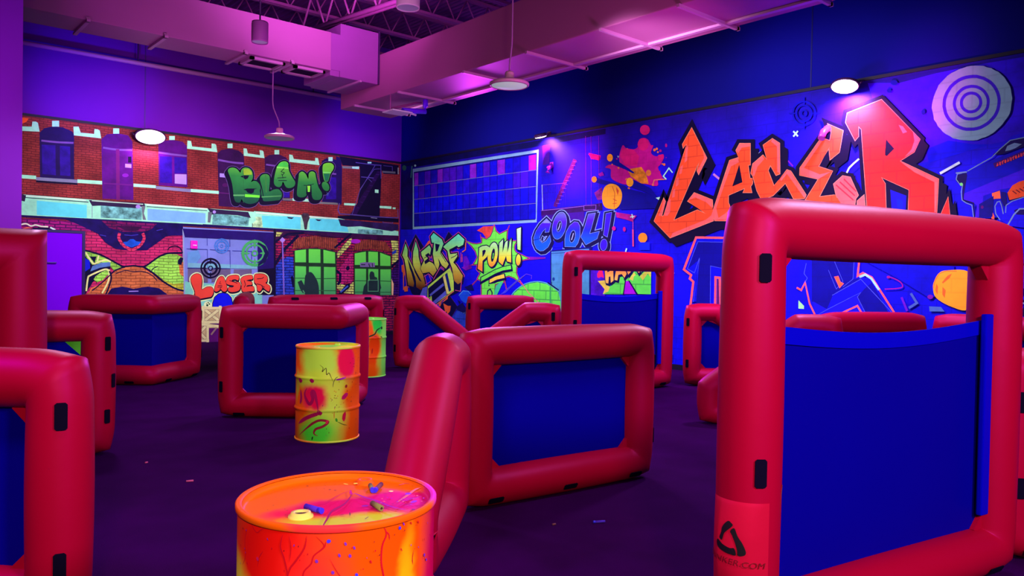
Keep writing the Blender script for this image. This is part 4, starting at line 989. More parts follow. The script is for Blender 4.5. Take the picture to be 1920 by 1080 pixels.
a = window1(z2, 4.8, [(1075, 680), (1070, 300), (1110, 272), (1180, 280), (1240, 300), (1248, 690)], [(1085, 405), (1240, 418)], [[(1110, 440), (1240, 450), (1240, 640), (1110, 640)]], base=NAVY); a.fill(rc(1040, 664, 1215, 682, 9), pL((116, 100, 120))); a.done('painted_window')
# white stone brackets, keystones and band courses
for p in ([(160, 148), (238, 150), (242, 112), (268, 112), (284, 122), (297, 188), (160, 182)], [(550, 150), (590, 150), (604, 195), (705, 205), (708, 168), (732, 170), (748, 180), (758, 238), (553, 215)], [(1405, 255), (1432, 258), (1440, 298), (1585, 314), (1588, 278), (1612, 282), (1628, 342), (1402, 315)],
          rc(390, 106, 443, 150), rc(848, 163, 893, 203), rc(1268, 220, 1310, 250), rc(1705, 278, 1742, 310),
          [(155, 510), (270, 518), (270, 545), (155, 537)], [(580, 545), (765, 558), (765, 584), (580, 572)], [(1000, 577), (1168, 590), (1168, 612), (1000, 601)], [(1430, 617), (1640, 633), (1640, 655), (1430, 640)]): Art('L', z1, 4).fill(p, WHT).done('stone_trim')
for p in ([(0, 178), (78, 190), (80, 140), (108, 143), (120, 152), (130, 215), (0, 203)], [(366, 183), (395, 186), (405, 228), (515, 245), (510, 200), (536, 203), (546, 212), (555, 272), (368, 250)], [(778, 238), (808, 244), (818, 279), (1010, 298), (1012, 268), (1036, 270), (1050, 335), (778, 305)], rc(225, 140, 268, 182), rc(645, 198, 687, 238), rc(1130, 262, 1168, 298), [(0, 558), (140, 570), (142, 594), (0, 582)], [(808, 630), (985, 640), (980, 666), (808, 655)]): Art('L', z2, 4.8).fill(p, WHT).done('stone_trim')
Art('L', z2, 4.8).fill(rc(152, 408, 195, 442, 3), LAV).done('painted_notice')
# orange bit, top left
Art('L', z1, 4).fill([(160, 80), (215, 88), (200, 112), (160, 132)], pL((250, 70, 40))).done('painted_splash')
# fire escape at the right end
a = Art('L', zf, 6.754)
a.fill([(0, 20), (60, 45), (75, 190), (70, 620), (0, 610)], NAVY); a.fill([(300, 95), (580, 130), (550, 790), (240, 790), (300, 440)], NIGHT); a.fill([(40, 20), (790, 135), (790, 250), (600, 245), (560, 160), (300, 120), (300, 150), (80, 135)], NIGHT)
RAIL = pL((84, 56, 150)); DKP = pL((36, 4, 70), wear=0.3)
a.fill([(75, 145), (290, 150), (290, 185), (80, 172)], pL((110, 100, 116))); a.fill([(200, 152), (290, 150), (290, 184), (205, 176)], WHT); a.fill(rc(398, 92, 446, 112), WHT); a.fill(rc(490, 440, 536, 482, 4), WHT); a.fill([(100, 612), (255, 620), (240, 648), (100, 640)], WHT); a.fill([(550, 648), (700, 655), (700, 688), (550, 676)], WHT); a.fill(rc(715, 668, 752, 690), WHT); a.fill([(585, 205), (750, 215), (750, 240), (585, 228)], pL((96, 84, 106))); a.fill([(778, 165), (794, 165), (794, 250), (778, 248)], pL((150, 130, 150)))
a.fill([(520, 210), (570, 215), (250, 770), (170, 770)], DKP)
for p, w in (([(490, 140), (300, 455), (200, 760)], 7), ([(565, 140), (568, 300)], 8), ([(480, 185), (530, 180), (565, 182)], 6), ([(300, 440), (480, 185)], 6), ([(40, 620), (22, 700), (45, 750), (200, 760), (540, 790), (780, 800)], 12), ([(320, 282), (470, 296)], 10), ([(400, 300), (450, 345)], 6), ([(590, 860), (715, 868), (715, 805), (595, 800), (590, 860)], 8), ([(250, 100), (480, 130), (570, 135)], 10), ([(600, 140), (710, 150), (712, 205)], 6), ([(780, 690), (785, 800)], 8)): a.stroke(p, w, RAIL)
for k in range(7): a.stroke([(505-k*40, 250+k*70), (545-k*42, 255+k*70)], 5, pL((60, 20, 110)))
a.fill([(20, 775), (200, 770), (790, 812), (790, 858), (20, 812)], NIGHT); a.stroke([(30, 820), (160, 830)], 6, GREYL); a.stroke([(440, 798), (515, 806)], 8, GREYL)
a.done('painted_fire_escape', 'dark fire escape stair and platform')
# cornice
a = Art('L', z1, 4)
CORN = pL((160, 238, 206), wear=0.14, wscale=5); CBL = pL((96, 196, 240), wear=0.1, wscale=3); CBV = pL((124, 160, 245), wear=0.1, wscale=3); STONE = pL((112, 160, 184), wear=0.6, wscale=7); DKL = pL((44, 24, 70))
a.fill([(-80, 640), (1920, 790), (1920, 906), (-80, 800)], CORN)
a.fill([(275, 705), (650, 738), (650, 836), (275, 812)], CBL); a.fill([(1105, 765), (1540, 800), (1540, 874), (1105, 852)], CBV)
a.fill([(755, 735), (1065, 758), (1060, 850), (755, 832)], STONE); a.fill([(1595, 800), (1870, 828), (1860, 896), (1590, 884)], STONE)
a.fill([(665, 700), (760, 705), (1080, 722), (1088, 745), (1010, 762), (755, 742), (690, 745)], DKL); a.fill(ell(1035, 750, 18, 14), LAV); a.fill([(1555, 762), (1600, 768), (1860, 790), (1880, 835), (1780, 815), (1620, 805), (1585, 810)], DKL); a.fill(ell(1606, 790, 12, 12), LAV); a.fill([(1060, 745), (1090, 745), (1078, 800), (1095, 850), (1070, 848)], pL((110, 100, 130))); a.fill([(1560, 790), (1590, 792), (1575, 870), (1556, 868)], pL((100, 90, 120)))
a.stroke([(160, 665), (640, 702)], 7, pL((232, 244, 230))); a.stroke([(160, 680), (660, 716)], 6, DKL); a.stroke([(1100, 735), (1550, 766)], 7, pL((232, 244, 230))); a.stroke([(1100, 750), (1550, 780)], 5, DKL)
a.stroke([(690, 706), (1070, 732)], 6, pL((200, 206, 214))); a.stroke([(690, 745), (690, 832)], 4, GREYL)
a.fill([(155, 655), (195, 665), (185, 712), (155, 705)], DKL)
a.fill([(-80, 800), (1920, 905), (1920, 924), (-80, 816)], NAVY)
a.z = z2; a.s = 4.8
a.fill([(460, 748), (1220, 812), (1760, 930), (1760, 975), (460, 902)], CORN); a.fill([(530, 790), (880, 800), (880, 912), (530, 893)], CBL); a.fill([(960, 815), (1220, 822), (1240, 870), (1300, 890), (1310, 936), (960, 917)], CBL)
a.fill([(1395, 910), (1620, 920), (1620, 960), (1395, 948)], STONE); a.fill([(470, 800), (530, 800), (540, 900), (445, 895), (445, 860), (480, 830)], pL((190, 205, 180), wear=.4, wscale=8)); a.stroke([(445, 860), (445, 895)], 5, DKL)
a.fill([(885, 780), (905, 765), (950, 770), (965, 800), (945, 850), (935, 915), (915, 913), (905, 850)], pL((70, 44, 70), wear=.4, wscale=9)); a.fill([(755, 800), (820, 806), (800, 820), (770, 814)], DKL); a.fill([(1010, 820), (1070, 826), (1050, 838), (1030, 836)], DKL)
a.fill([(1218, 820), (1760, 868), (1760, 915), (1700, 930), (1600, 915), (1420, 885), (1300, 890), (1240, 880)], pL((44, 20, 84), wear=.4, wscale=3)); a.fill([(0, 865), (1760, 972), (1760, 992), (0, 885)], NAVY)
a.stroke([(480, 762), (880, 795)], 9, pL((232, 240, 226))); a.stroke([(960, 798), (1215, 818)], 9, pL((232, 240, 226)))
a.done('painted_cornice', 'pale weathered stone cornice band')
# BLAM lettering
zt, zbm = onL(530, 300).z, onL(530, 385).z
GREEN = pL((20, 66, 60), (44, 118, 64), (126, 200, 58), zr=(zbm, zt+0.1), wear=0.12)
BLK = pL((12, 2, 40), wear=0.05); THIN = pL((112, 70, 160))
bB = [(215, 320), (240, 285), (290, 275), (340, 290), (385, 335), (402, 352), (420, 305), (465, 275), (530, 285), (575, 330), (588, 390), (585, 440), (562, 490), (600, 475), (650, 485), (690, 530), (705, 580), (692, 620), (702, 680), (685, 735), (650, 790), (560, 820), (480, 805), (430, 765), (418, 748), (400, 790), (370, 800), (330, 785), (305, 720), (285, 560), (260, 450), (230, 370)]
bL = [(695, 440), (720, 390), (770, 372), (820, 385), (842, 430), (836, 560), (835, 632), (900, 605), (970, 600), (1015, 640), (1025, 700), (1000, 750), (960, 765), (770, 780), (735, 740), (712, 650), (715, 540)]
bA = [(905, 470), (930, 330), (960, 250), (1000, 200), (1060, 180), (1110, 200), (1130, 260), (1130, 320), (1180, 420), (1222, 490), (1210, 550), (1150, 580), (1090, 570), (1050, 500), (1035, 492), (1020, 540), (980, 568), (920, 540)]
bM = [(1250, 650), (1275, 420), (1285, 360), (1330, 335), (1380, 370), (1420, 445), (1430, 360), (1475, 332), (1520, 355), (1535, 420), (1570, 560), (1625, 660), (1610, 740), (1550, 760), (1490, 740), (1465, 640), (1460, 545), (1400, 545), (1395, 650), (1385, 700), (1330, 722), (1270, 710)]
bX = [(1640, 240), (1680, 210), (1750, 205), (1800, 240), (1795, 300), (1750, 370), (1725, 460), (1710, 485), (1670, 480), (1650, 440), (1635, 330)]
bD = ell(1680, 556, 50, 74, -0.45, 16)
a = Art('L', zb, 8)
a.outlined([bB, bL, bA, bM, bX, bD], GREEN, BLK, 42, THIN, 6, (-32, 38), BLK, smooth=True)
a.fill([(398, 410), (440, 392), (535, 392), (512, 438), (475, 452), (440, 425)], BLK); a.fill([(445, 605), (500, 588), (655, 588), (612, 602), (600, 650), (560, 668), (510, 650), (490, 620)], BLK)
a.fill([(470, 672), (690, 690), (690, 725), (470, 715)], pL((110, 205, 60))); a.fill([(440, 300), (520, 292), (570, 340), (575, 380), (455, 385)], pL((150, 165, 50))); a.stroke([(445, 300), (448, 800)], 6, pL((40, 90, 56))); a.stroke([(305, 690), (455, 690)], 22, pL((90, 150, 100)))
a.fill([(950, 258), (1118, 272), (1125, 296), (945, 282)], pL((130, 235, 90))); a.fill([(955, 255), (1000, 205), (1060, 188), (1108, 205), (1120, 268)], pL((70, 185, 74)))
a.stroke([(1055, 290), (1012, 335), (1062, 352), (1030, 390), (1020, 370)], 10, BLK); a.stroke([(1032, 395), (1040, 430)], 9, BLK); a.stroke([(958, 432), (1085, 420)], 9, BLK); a.stroke([(975, 468), (1095, 470)], 9, BLK); a.stroke([(1120, 235), (1130, 300)], 8, BLK)
a.stroke([(1352, 540), (1420, 545), (1500, 520)], 9, BLK); a.fill([(1405, 548), (1450, 548), (1443, 640), (1412, 640)], pL((140, 215, 70))); a.stroke([(1398, 545), (1392, 660)], 9, BLK); a.stroke([(1460, 540), (1466, 650)], 9, BLK); a.stroke([(1395, 660), (1465, 660)], 20, BLK)
a.stroke([(1645, 345), (1755, 350)], 14, pL((120, 200, 110))); a.fill([(1648, 365), (1745, 365), (1715, 475), (1672, 472)], pL((26, 96, 76))); a.stroke([(780, 390), (790, 640)], 16, pL((60, 110, 60))); a.stroke([(715, 545), (745, 700)], 12, BLK); a.stroke([(725, 715), (1005, 700)], 16, pL((80, 140, 90)))
a.stroke([(1700, 650), (1712, 700), (1722, 655)], 8, pL((60, 80, 170)))
a.done('graffiti_lettering', 'green bubble lettering BLAM!')
# ---- left lower: bow-tie graffiti
a = Art('L', z3, 4.8)
NV = pL((24, 4, 92), wear=0.35, wscale=5); NV2 = pL((10, 2, 56), wear=.1)
a.fill([(-280, 150), (170, 170), (300, 225), (400, 265), (290, 250), (120, 245), (-280, 215)], pL((170, 14, 130), brick=.7, bw=.18, bh=.06, dark=(60, 4, 90)))
a.fill([(60, 130), (1165, 190), (1165, 290), (1160, 295), (1060, 296), (1010, 305), (950, 350), (840, 428), (700, 432), (560, 416), (470, 362), (400, 280), (230, 200)], NV)
a.fill([(430, 160), (930, 190), (880, 240), (800, 265), (620, 262), (500, 225)], pL((128, 10, 96), brick=.6, bw=.18, bh=.06, dark=(40, 4, 80), wear=.4)); a.fill([(560, 205), (800, 215), (760, 250), (640, 248)], pL((54, 4, 64), wear=.3))
a.stroke([(592, 282), (588, 320), (620, 375), (660, 405), (705, 424), (765, 396), (805, 350), (816, 312), (806, 285)], 26, pL((236, 50, 110), brick=.4, bw=.18, bh=.06), smooth=True)
a.fill([(625, 355), (665, 350), (690, 328), (720, 328), (745, 348), (790, 352), (765, 382), (705, 402), (650, 388)], pL((24, 76, 226), wear=.3, wscale=6))
for p in ([(640, 290), (700, 296), (760, 288)], [(420, 290), (470, 300)], [(930, 250), (980, 240)]): a.stroke(p, 7, pL((60, 40, 180)))
BRK = dict(brick=.38, bw=.18, bh=.06, mortar=.009, wear=.25)
GRN = pL((168, 222, 92), dark=(50, 60, 30), **BRK); ORG = pL((224, 104, 72), dark=(90, 16, 40), **BRK)
a.fill([(285, 830), (400, 745), (470, 690), (560, 615), (640, 580), (720, 572), (800, 585), (890, 640), (970, 705), (1080, 765), (1170, 792), (1170, 830)], ORG)
a.fill([(820, 588), (930, 500), (1030, 462), (1110, 466), (1170, 500), (1170, 722), (1080, 732), (980, 690), (900, 625)], GRN); a.fill([(970, 690), (1080, 732), (1170, 724), (1170, 790), (1080, 770)], pL((200, 176, 60), dark=(90, 40, 40), **BRK))
a.fill([(1128, 560), (1150, 535), (1170, 530), (1170, 670), (1135, 640)], ORG); a.fill([(1118, 520), (1145, 490), (1170, 500), (1150, 560), (1120, 555)], NV2)
a.fill([(285, 435), (400, 470), (520, 525), (612, 580), (545, 612), (500, 560), (430, 545), (340, 560), (285, 500)], GRN)
a.fill([(285, 480), (350, 560), (500, 540), (515, 590), (430, 640), (350, 720), (290, 820), (285, 825)], NV2); a.fill([(285, 500), (325, 520), (330, 590), (285, 620)], pL((16, 20, 220))); a.fill([(350, 570), (430, 540), (510, 535), (512, 572), (420, 585), (330, 620)], pL((90, 110, 200), wear=.3))
a.fill([(380, 660), (440, 620), (505, 600), (500, 640), (440, 700), (390, 716), (360, 690)], GRN)
a.fill([(480, 830), (520, 772), (620, 755), (720, 775), (850, 755), (950, 770), (1030, 830)], NV); a.stroke([(680, 798), (760, 796)], 9, LAV)
CRM = pL((240, 242, 160))
for p in ([(292, 452), (355, 545), (400, 535), (470, 515), (510, 530)], [(295, 790), (310, 680), (330, 655), (430, 610), (480, 600), (505, 620)], [(500, 610), (495, 700), (440, 810)], [(395, 520), (405, 480)]): a.stroke(p, 15, CRM, smooth=True)
a.fill([(325, 485), (385, 485), (370, 545)], NV2); a.stroke([(330, 795), (345, 770), (400, 750)], 9, pL((250, 130, 70)))
for p, w in (([(285, 430), (420, 468), (540, 530), (610, 568), (650, 574), (720, 568), (815, 574), (900, 520), (960, 480), (1040, 455), (1150, 452)], 15), ([(545, 615), (600, 590), (640, 580)], 12), ([(815, 580), (890, 630), (980, 705), (1090, 770), (1165, 792)], 16), ([(540, 620), (470, 690), (400, 750), (350, 790)], 10), ([(880, 615), (900, 590), (935, 575)], 8), ([(1030, 420), (1050, 400), (1100, 390), (1140, 410), (1160, 450)], 9), ([(560, 640), (640, 612), (720, 620), (800, 618), (880, 650), (930, 700)], 8), ([(505, 620), (520, 680), (490, 780), (470, 825)], 14)): a.stroke(p, w, NV2, smooth=True)
a.z = Z(40, 400, 6.75); a.s = 6.75
a.stroke([(0, 140), (60, 132), (120, 160), (180, 148), (250, 165), (330, 170)], 18, pL((244, 214, 220)), smooth=True); a.fill([(10, 195), (70, 172), (140, 190)], pL((246, 90, 90))); a.fill([(140, 180), (330, 180), (430, 215), (160, 200)], NV2); a.stroke([(370, 182), (420, 207)], 20, pL((220, 220, 250)))
a.done('painted_brick_graffiti', 'crimson, green and orange graffiti on bricks')
# roller door panel
a = Art('L', zl, 6.3556)
a.stroke([(18, 0), (36, 780)], 16, pL((150, 140, 206)))
a.fill([(40, 620), (960, 700), (960, 1010), (40, 1010)], pL((124, 186, 196), wear=.15)); a.fill([(70, 270), (200, 250), (230, 330), (160, 430), (70, 430)], pL((104, 138, 224), wear=.15)); a.fill([(75, 400), (900, 430), (900, 470), (75, 455)], pL((120, 158, 206)))
BRN = pL((104, 78, 128), wear=.2)
for p in ([(75, 470), (312, 470), (312, 630), (75, 630)], [(358, 478), (582, 472), (582, 560), (358, 632)], [(622, 476), (835, 476), (835, 560), (622, 560)]): a.fill(p, BRN)
LN = pL((40, 34, 150))
for p in ([(303, 105), (305, 190)], [(307, 240), (310, 460)], [(574, 115), (576, 205)], [(576, 250), (580, 455)], [(827, 130), (830, 215)], [(833, 262), (838, 440)], [(60, 232), (308, 240)], [(340, 242), (576, 255)], [(606, 255), (828, 262)], [(70, 462), (318, 462)], [(356, 470), (582, 468)]): a.stroke(p, 6, LN)
a.fill([(10, -10), (1110, 40), (1110, 780), (908, 780), (905, 132), (40, 94)], pL((34, 8, 104), wear=.2)); a.fill([(912, 480), (1110, 460), (1110, 780), (912, 780)], NIGHT); a.fill([(1096, 0), (1120, 0), (1125, 800), (1100, 800)], NIGHT)
def hair(a, cx, cy, r1, w1, r2, w2, r3, w3, m, ticks=True):
    for r, w in ((r1, w1), (r2, w2), (r3, w3)): a.stroke(ell(cx, cy, r, r*1.0, n=36), w, m, True)
    if ticks:
        for dx, dy in ((1, 0), (-1, 0), (0, 1), (0, -1)): 
            o = (-dy, dx); k = r1*1.2; q = r2*0.55; t = r1*0.11
            a.fill([(cx+dx*k, cy+dy*k), (cx+dx*r2+o[0]*t, cy+dy*r2+o[1]*t), (cx+dx*q, cy+dy*q), (cx+dx*r2-o[0]*t, cy+dy*r2-o[1]*t)], m)
hair(a, 478, 198, 82, 14, 56, 16, 16, 9, pL((66, 106, 214))); hair(a, 345, 463, 112, 20, 74, 26, 24, 13, NIGHT)
hair(a, 872, 285, 142, 34, 100, 18, 30, 16, pL((70, 148, 96))); a.fill([(910, 150), (1000, 200), (1040, 285), (1000, 390), (910, 440), (910, 410), (960, 370), (990, 285), (960, 210), (910, 170)], pL((18, 12, 70)))
a.done('painted_crosshairs', 'roller door painted with crosshair targets')
RD = pL((232, 58, 56), wear=.06); CR = pL((224, 240, 180))
lt = [[(108, 595), (130, 550), (180, 528), (225, 545), (242, 600), (236, 715), (300, 688), (358, 690), (380, 740), (358, 795), (320, 808), (185, 828), (150, 790), (158, 740), (125, 660)],
      [(390, 718), (410, 640), (440, 580), (480, 560), (508, 590), (542, 700), (522, 738), (492, 738), (465, 712), (440, 732), (408, 742)],
      [(530, 610), (560, 560), (640, 545), (682, 560), (672, 608), (640, 596), (602, 602), (605, 622), (680, 630), (702, 672), (680, 728), (600, 748), (555, 730), (562, 690), (600, 692), (622, 672), (560, 660), (530, 640)],
      [(702, 600), (740, 560), (830, 548), (845, 590), (800, 600), (772, 612), (830, 625), (835, 660), (790, 665), (772, 682), (850, 680), (860, 733), (800, 738), (732, 743), (712, 700), (716, 650)],
      [(868, 548), (910, 530), (980, 535), (1020, 570), (1015, 620), (1000, 640), (1052, 680), (1040, 738), (1000, 720), (950, 672), (960, 700), (932, 738), (902, 724), (892, 660), (866, 625)]]
a = Art('L', zl, 6.3556)
BL2 = pL((14, 10, 236), wear=.12)
ob = [[(370, 1000), (372, 880), (395, 810), (440, 770), (490, 758), (545, 770), (588, 815), (604, 880), (604, 1000)], [(612, 1000), (618, 860), (645, 810), (685, 798), (740, 800), (830, 810), (830, 1000)]]
for p in ob: a.stroke(p, 34, CR, True)
for p in lt: a.stroke(p, 34, CR, True, True); a.stroke(p, 34, CR, True, True, dx=4, dy=16)
for p in ob: a.stroke(p, 16, NV2, True); a.fill(p, BL2)
for p in lt: a.fill([(x+2, y+14) for x, y in p], BLK, smooth=True); a.stroke(p, 12, BLK, True, True, dx=2, dy=14); a.stroke(p, 11, BLK, True, True)
for p in lt: a.fill(p, RD, smooth=True)
for p, w in (([(432, 672), (480, 668)], 7), ([(428, 690), (482, 684)], 6), ([(462, 620), (450, 645), (470, 650)], 6), ([(572, 610), (660, 640)], 8), ([(745, 610), (760, 660), (745, 690)], 7), ([(900, 590), (960, 585), (975, 572)], 8), ([(895, 650), (940, 660), (985, 690)], 8), ([(455, 712), (470, 690)], 6), ([(150, 740), (160, 790)], 7)): a.stroke(p, w, BLK)
a.fill(ell(310, 900, 46, 44), CR)
for x, y, r in ((305, 904, 13), (330, 890, 9), (316, 874, 8), (296, 882, 5)): a.fill(ell(x, y, r, r, n=10), pL((14, 50, 40)))
a.done('graffiti_lettering', 'red bubble lettering LASER')
# crates painted at the foot of the roller door
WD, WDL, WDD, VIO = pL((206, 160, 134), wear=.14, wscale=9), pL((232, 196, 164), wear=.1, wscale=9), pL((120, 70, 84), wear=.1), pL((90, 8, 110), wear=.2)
def crate(x0, y0, x1, y1, f=0.14, flip=False):
    a = Art('L', zk, 9.82); w = (x1-x0)*f
    a.fill(rc(x0, y0, x1, y1), WD); a.stroke(rc(x0+w, y0+w, x1-w, y1-w), 7, WDD, True)
    d = ((x0+w, y1-w), (x1-w, y0+w)); e = ((x0+w, y0+w), (x1-w, y1-w))
    for q in ((e, d) if not flip else (d, e)): a.stroke(list(q), w+14, WDD); a.stroke(list(q), w, WDL)
    for q in ([(x0+w/2, y0), (x0+w/2, y1)], [(x1-w/2, y0), (x1-w/2, y1)], [(x0, y0+w/2), (x1, y0+w/2)], [(x0, y1-w/2), (x1, y1-w/2)]): a.stroke(q, w*0.94, WDL)
    a.stroke(rc(x0+w, y0+w, x1-w, y1-w), 5, WDD, True)
    return a
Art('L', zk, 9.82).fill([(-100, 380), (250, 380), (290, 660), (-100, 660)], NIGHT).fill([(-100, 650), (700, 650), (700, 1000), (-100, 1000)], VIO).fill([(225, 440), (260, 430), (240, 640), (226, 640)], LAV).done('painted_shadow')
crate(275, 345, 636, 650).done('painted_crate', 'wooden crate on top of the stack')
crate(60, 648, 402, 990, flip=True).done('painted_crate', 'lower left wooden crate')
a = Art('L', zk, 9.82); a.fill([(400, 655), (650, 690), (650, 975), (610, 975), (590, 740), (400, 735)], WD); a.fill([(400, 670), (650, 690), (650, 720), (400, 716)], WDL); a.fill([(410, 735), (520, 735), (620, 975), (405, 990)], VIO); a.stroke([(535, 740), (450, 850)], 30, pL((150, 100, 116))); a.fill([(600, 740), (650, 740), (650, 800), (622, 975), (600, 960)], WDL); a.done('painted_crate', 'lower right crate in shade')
# windows zone right of the roller door
a = Art('L', z4, 4.8)
a.fill([(655, 380), (700, 318), (760, 296), (812, 300), (820, 640), (655, 640)], pL((44, 60, 214), brick=.6, bw=.2, bh=.062, dark=(20, 6, 90), wear=.4)); a.fill([(655, 60), (1755, 105), (1755, 150), (1300, 130), (1100, 110), (900, 90), (700, 130), (650, 160)], pL((60, 8, 70), wear=.4))
a.fill([(1690, 430), (1760, 330), (1760, 640), (1700, 640)], pL((60, 10, 120), brick=.6, bw=.2, bh=.062, wear=.4)); a.fill([(1205, 430), (1300, 300), (1345, 240), (1350, 420), (1340, 560), (1300, 520), (1220, 560)], pL((216, 30, 130), brick=.6, bw=.2, bh=.062, dark=(60, 6, 80), wear=.3))
YB = pL((226, 206, 120), brick=.7, bw=.2, bh=.062, dark=(70, 20, 70), wear=.3)
for p in ([(1205, 260), (1300, 150), (1340, 120), (1330, 180), (1260, 260), (1210, 310)], [(1205, 520), (1290, 560), (1355, 520), (1355, 630), (1260, 620), (1205, 580)], [(1690, 150), (1755, 150), (1755, 330), (1700, 360), (1705, 250)], [(660, 70), (720, 75), (690, 110), (655, 115)]): a.fill(p, YB)
ARCH = pL((176, 66, 56), brick=.8, bw=.05, bh=.5, mortar=.01, dark=(60, 10, 50), wear=.5, wscale=6)
a.fill([(800, 225), (822, 128), (1000, 108), (1205, 130), (1215, 240), (1100, 218), (1005, 206), (905, 214)], ARCH); a.fill([(1345, 240), (1380, 155), (1500, 140), (1640, 160), (1705, 250), (1600, 235), (1500, 225), (1430, 228)], ARCH)
for p, w in (([(655, 350), (740, 220), (850, 110)], 26), ([(1190, 210), (1260, 150), (1330, 90)], 18), ([(650, 160), (760, 90), (900, 80)], 18), ([(1200, 420), (1235, 450), (1230, 520), (1215, 540)], 22), ([(1690, 390), (1755, 330)], 18), ([(800, 480), (815, 560)], 24)): a.stroke(p, w, NV2)
a.fill([(1215, 630), (1290, 540), (1325, 530), (1320, 570), (1250, 630)], NV2); a.stroke([(1240, 610), (1300, 560)], 14, pL((60, 80, 200))); a.fill([(1700, 250), (1740, 230), (1735, 262), (1700, 275)], pL((30, 50, 190))); a.fill(ell(1302, 398, 16, 20, .3), NV2); a.fill(ell(1372, 156, 44, 20), pL((176, 24, 200))); a.fill([(1690, 480), (1715, 540), (1710, 640), (1695, 640)], pL((240, 170, 150)))
a.done('painted_brick_graffiti', 'magenta and blue graffiti bricks around the windows')
a = Art('L', z4, 4.8)
FRD = pL((34, 52, 44), wear=.2); zt, zb_ = onL(500, 460).z, onL(500, 560).z
GW = pL((66, 132, 104), (92, 190, 92), (112, 226, 84), zr=(zb_, zt), wear=.04); SIL = pL((32, 44, 60), wear=.1)
def greenwin(out, panes, bars): 
    a.fill(out, FRD)
    for p in panes: a.fill(p, GW)
    for b in bars: a.stroke(b, 7, pL((40, 90, 60)))
greenwin([(818, 640), (818, 240), (900, 222), (1005, 214), (1110, 226), (1198, 250), (1202, 640)], [[(826, 240), (925, 228), (926, 345), (828, 345)], [(950, 225), (1055, 228), (1056, 350), (950, 348)], [(1082, 232), (1186, 256), (1188, 356), (1083, 352)], [(828, 378), (926, 382), (926, 640), (828, 640)], [(952, 382), (1058, 384), (1058, 640), (952, 640)], [(1086, 386), (1190, 388), (1192, 640), (1086, 640)]], [[(828, 488), (926, 488)], [(952, 490), (1058, 492)], [(1086, 492), (1190, 490)], [(828, 598), (1190, 600)]])
greenwin([(1356, 640), (1358, 262), (1430, 242), (1500, 236), (1600, 248), (1692, 288), (1696, 640)], [[(1364, 266), (1464, 248), (1466, 368), (1364, 368)], [(1486, 248), (1572, 252), (1574, 372), (1487, 370)], [(1592, 258), (1684, 292), (1686, 378), (1593, 376)], [(1366, 402), (1466, 404), (1466, 640), (1366, 640)], [(1486, 404), (1576, 406), (1576, 640), (1486, 640)], [(1594, 408), (1688, 408), (1690, 640), (1594, 640)]], [[(1366, 510), (1466, 512)], [(1594, 512), (1688, 516)], [(1366, 612), (1690, 614)]])
a.fill([(918, 640), (915, 490), (932, 445), (962, 432), (990, 450), (1030, 520), (1042, 600), (1030, 640)], SIL, smooth=True); a.fill([(850, 522), (885, 504), (930, 590), (915, 625), (895, 620), (870, 580)], SIL); a.stroke([(900, 600), (912, 620)], 10, pL((90, 140, 110)))
a.fill([(1432, 640), (1446, 560), (1475, 520), (1500, 508), (1495, 462), (1502, 432), (1520, 425), (1538, 438), (1545, 488), (1590, 508), (1602, 575), (1590, 600), (1580, 640)], SIL); a.stroke([(1545, 480), (1560, 488), (1552, 512)], 12, SIL); a.stroke([(1484, 505), (1575, 505), (1575, 605), (1484, 605)], 6, pL((90, 150, 120)), True)
a.fill([(1412, 350), (1460, 344), (1545, 348), (1545, 388), (1412, 386)], pL((128, 90, 170))); a.stroke([(1425, 366), (1455, 366)], 10, SIL); a.stroke([(1490, 360), (1500, 385)], 9, SIL); a.stroke([(1522, 356), (1524, 382)], 8, SIL)
a.done('painted_window', 'two green arched windows with dark silhouettes')
a = Art('L', z4, 4.8); a.stroke([(714, 165), (728, 650)], 12, pL((130, 84, 206))); a.fill([(688, 146), (713, 118), (740, 144), (714, 172)], pL((170, 110, 224))); a.done('painted_sign_post')
# ---- right: base
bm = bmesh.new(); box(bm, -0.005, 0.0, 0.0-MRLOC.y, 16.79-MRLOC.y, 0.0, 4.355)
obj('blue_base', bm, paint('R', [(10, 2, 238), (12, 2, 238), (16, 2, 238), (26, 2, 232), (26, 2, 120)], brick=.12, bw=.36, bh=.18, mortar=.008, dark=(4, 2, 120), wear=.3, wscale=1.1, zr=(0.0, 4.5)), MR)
INK = pR((10, 2, 70), wear=.1); DKB = pR((8, 2, 150), wear=.2); VIOL = pR((74, 4, 232), wear=.15); PINK = pR((236, 66, 110)); LNV = pR((150, 140, 214)); CYL = pR((176, 200, 220))
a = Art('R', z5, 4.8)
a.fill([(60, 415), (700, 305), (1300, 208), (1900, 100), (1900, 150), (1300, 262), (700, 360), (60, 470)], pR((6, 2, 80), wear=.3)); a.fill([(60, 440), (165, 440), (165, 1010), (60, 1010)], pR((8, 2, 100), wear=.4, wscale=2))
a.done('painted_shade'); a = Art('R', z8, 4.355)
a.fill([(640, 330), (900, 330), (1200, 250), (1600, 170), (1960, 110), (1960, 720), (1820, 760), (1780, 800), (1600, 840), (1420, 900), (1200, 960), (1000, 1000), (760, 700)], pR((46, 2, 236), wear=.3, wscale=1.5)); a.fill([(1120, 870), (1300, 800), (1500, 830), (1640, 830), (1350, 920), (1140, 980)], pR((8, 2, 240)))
a.done('painted_violet_ground')
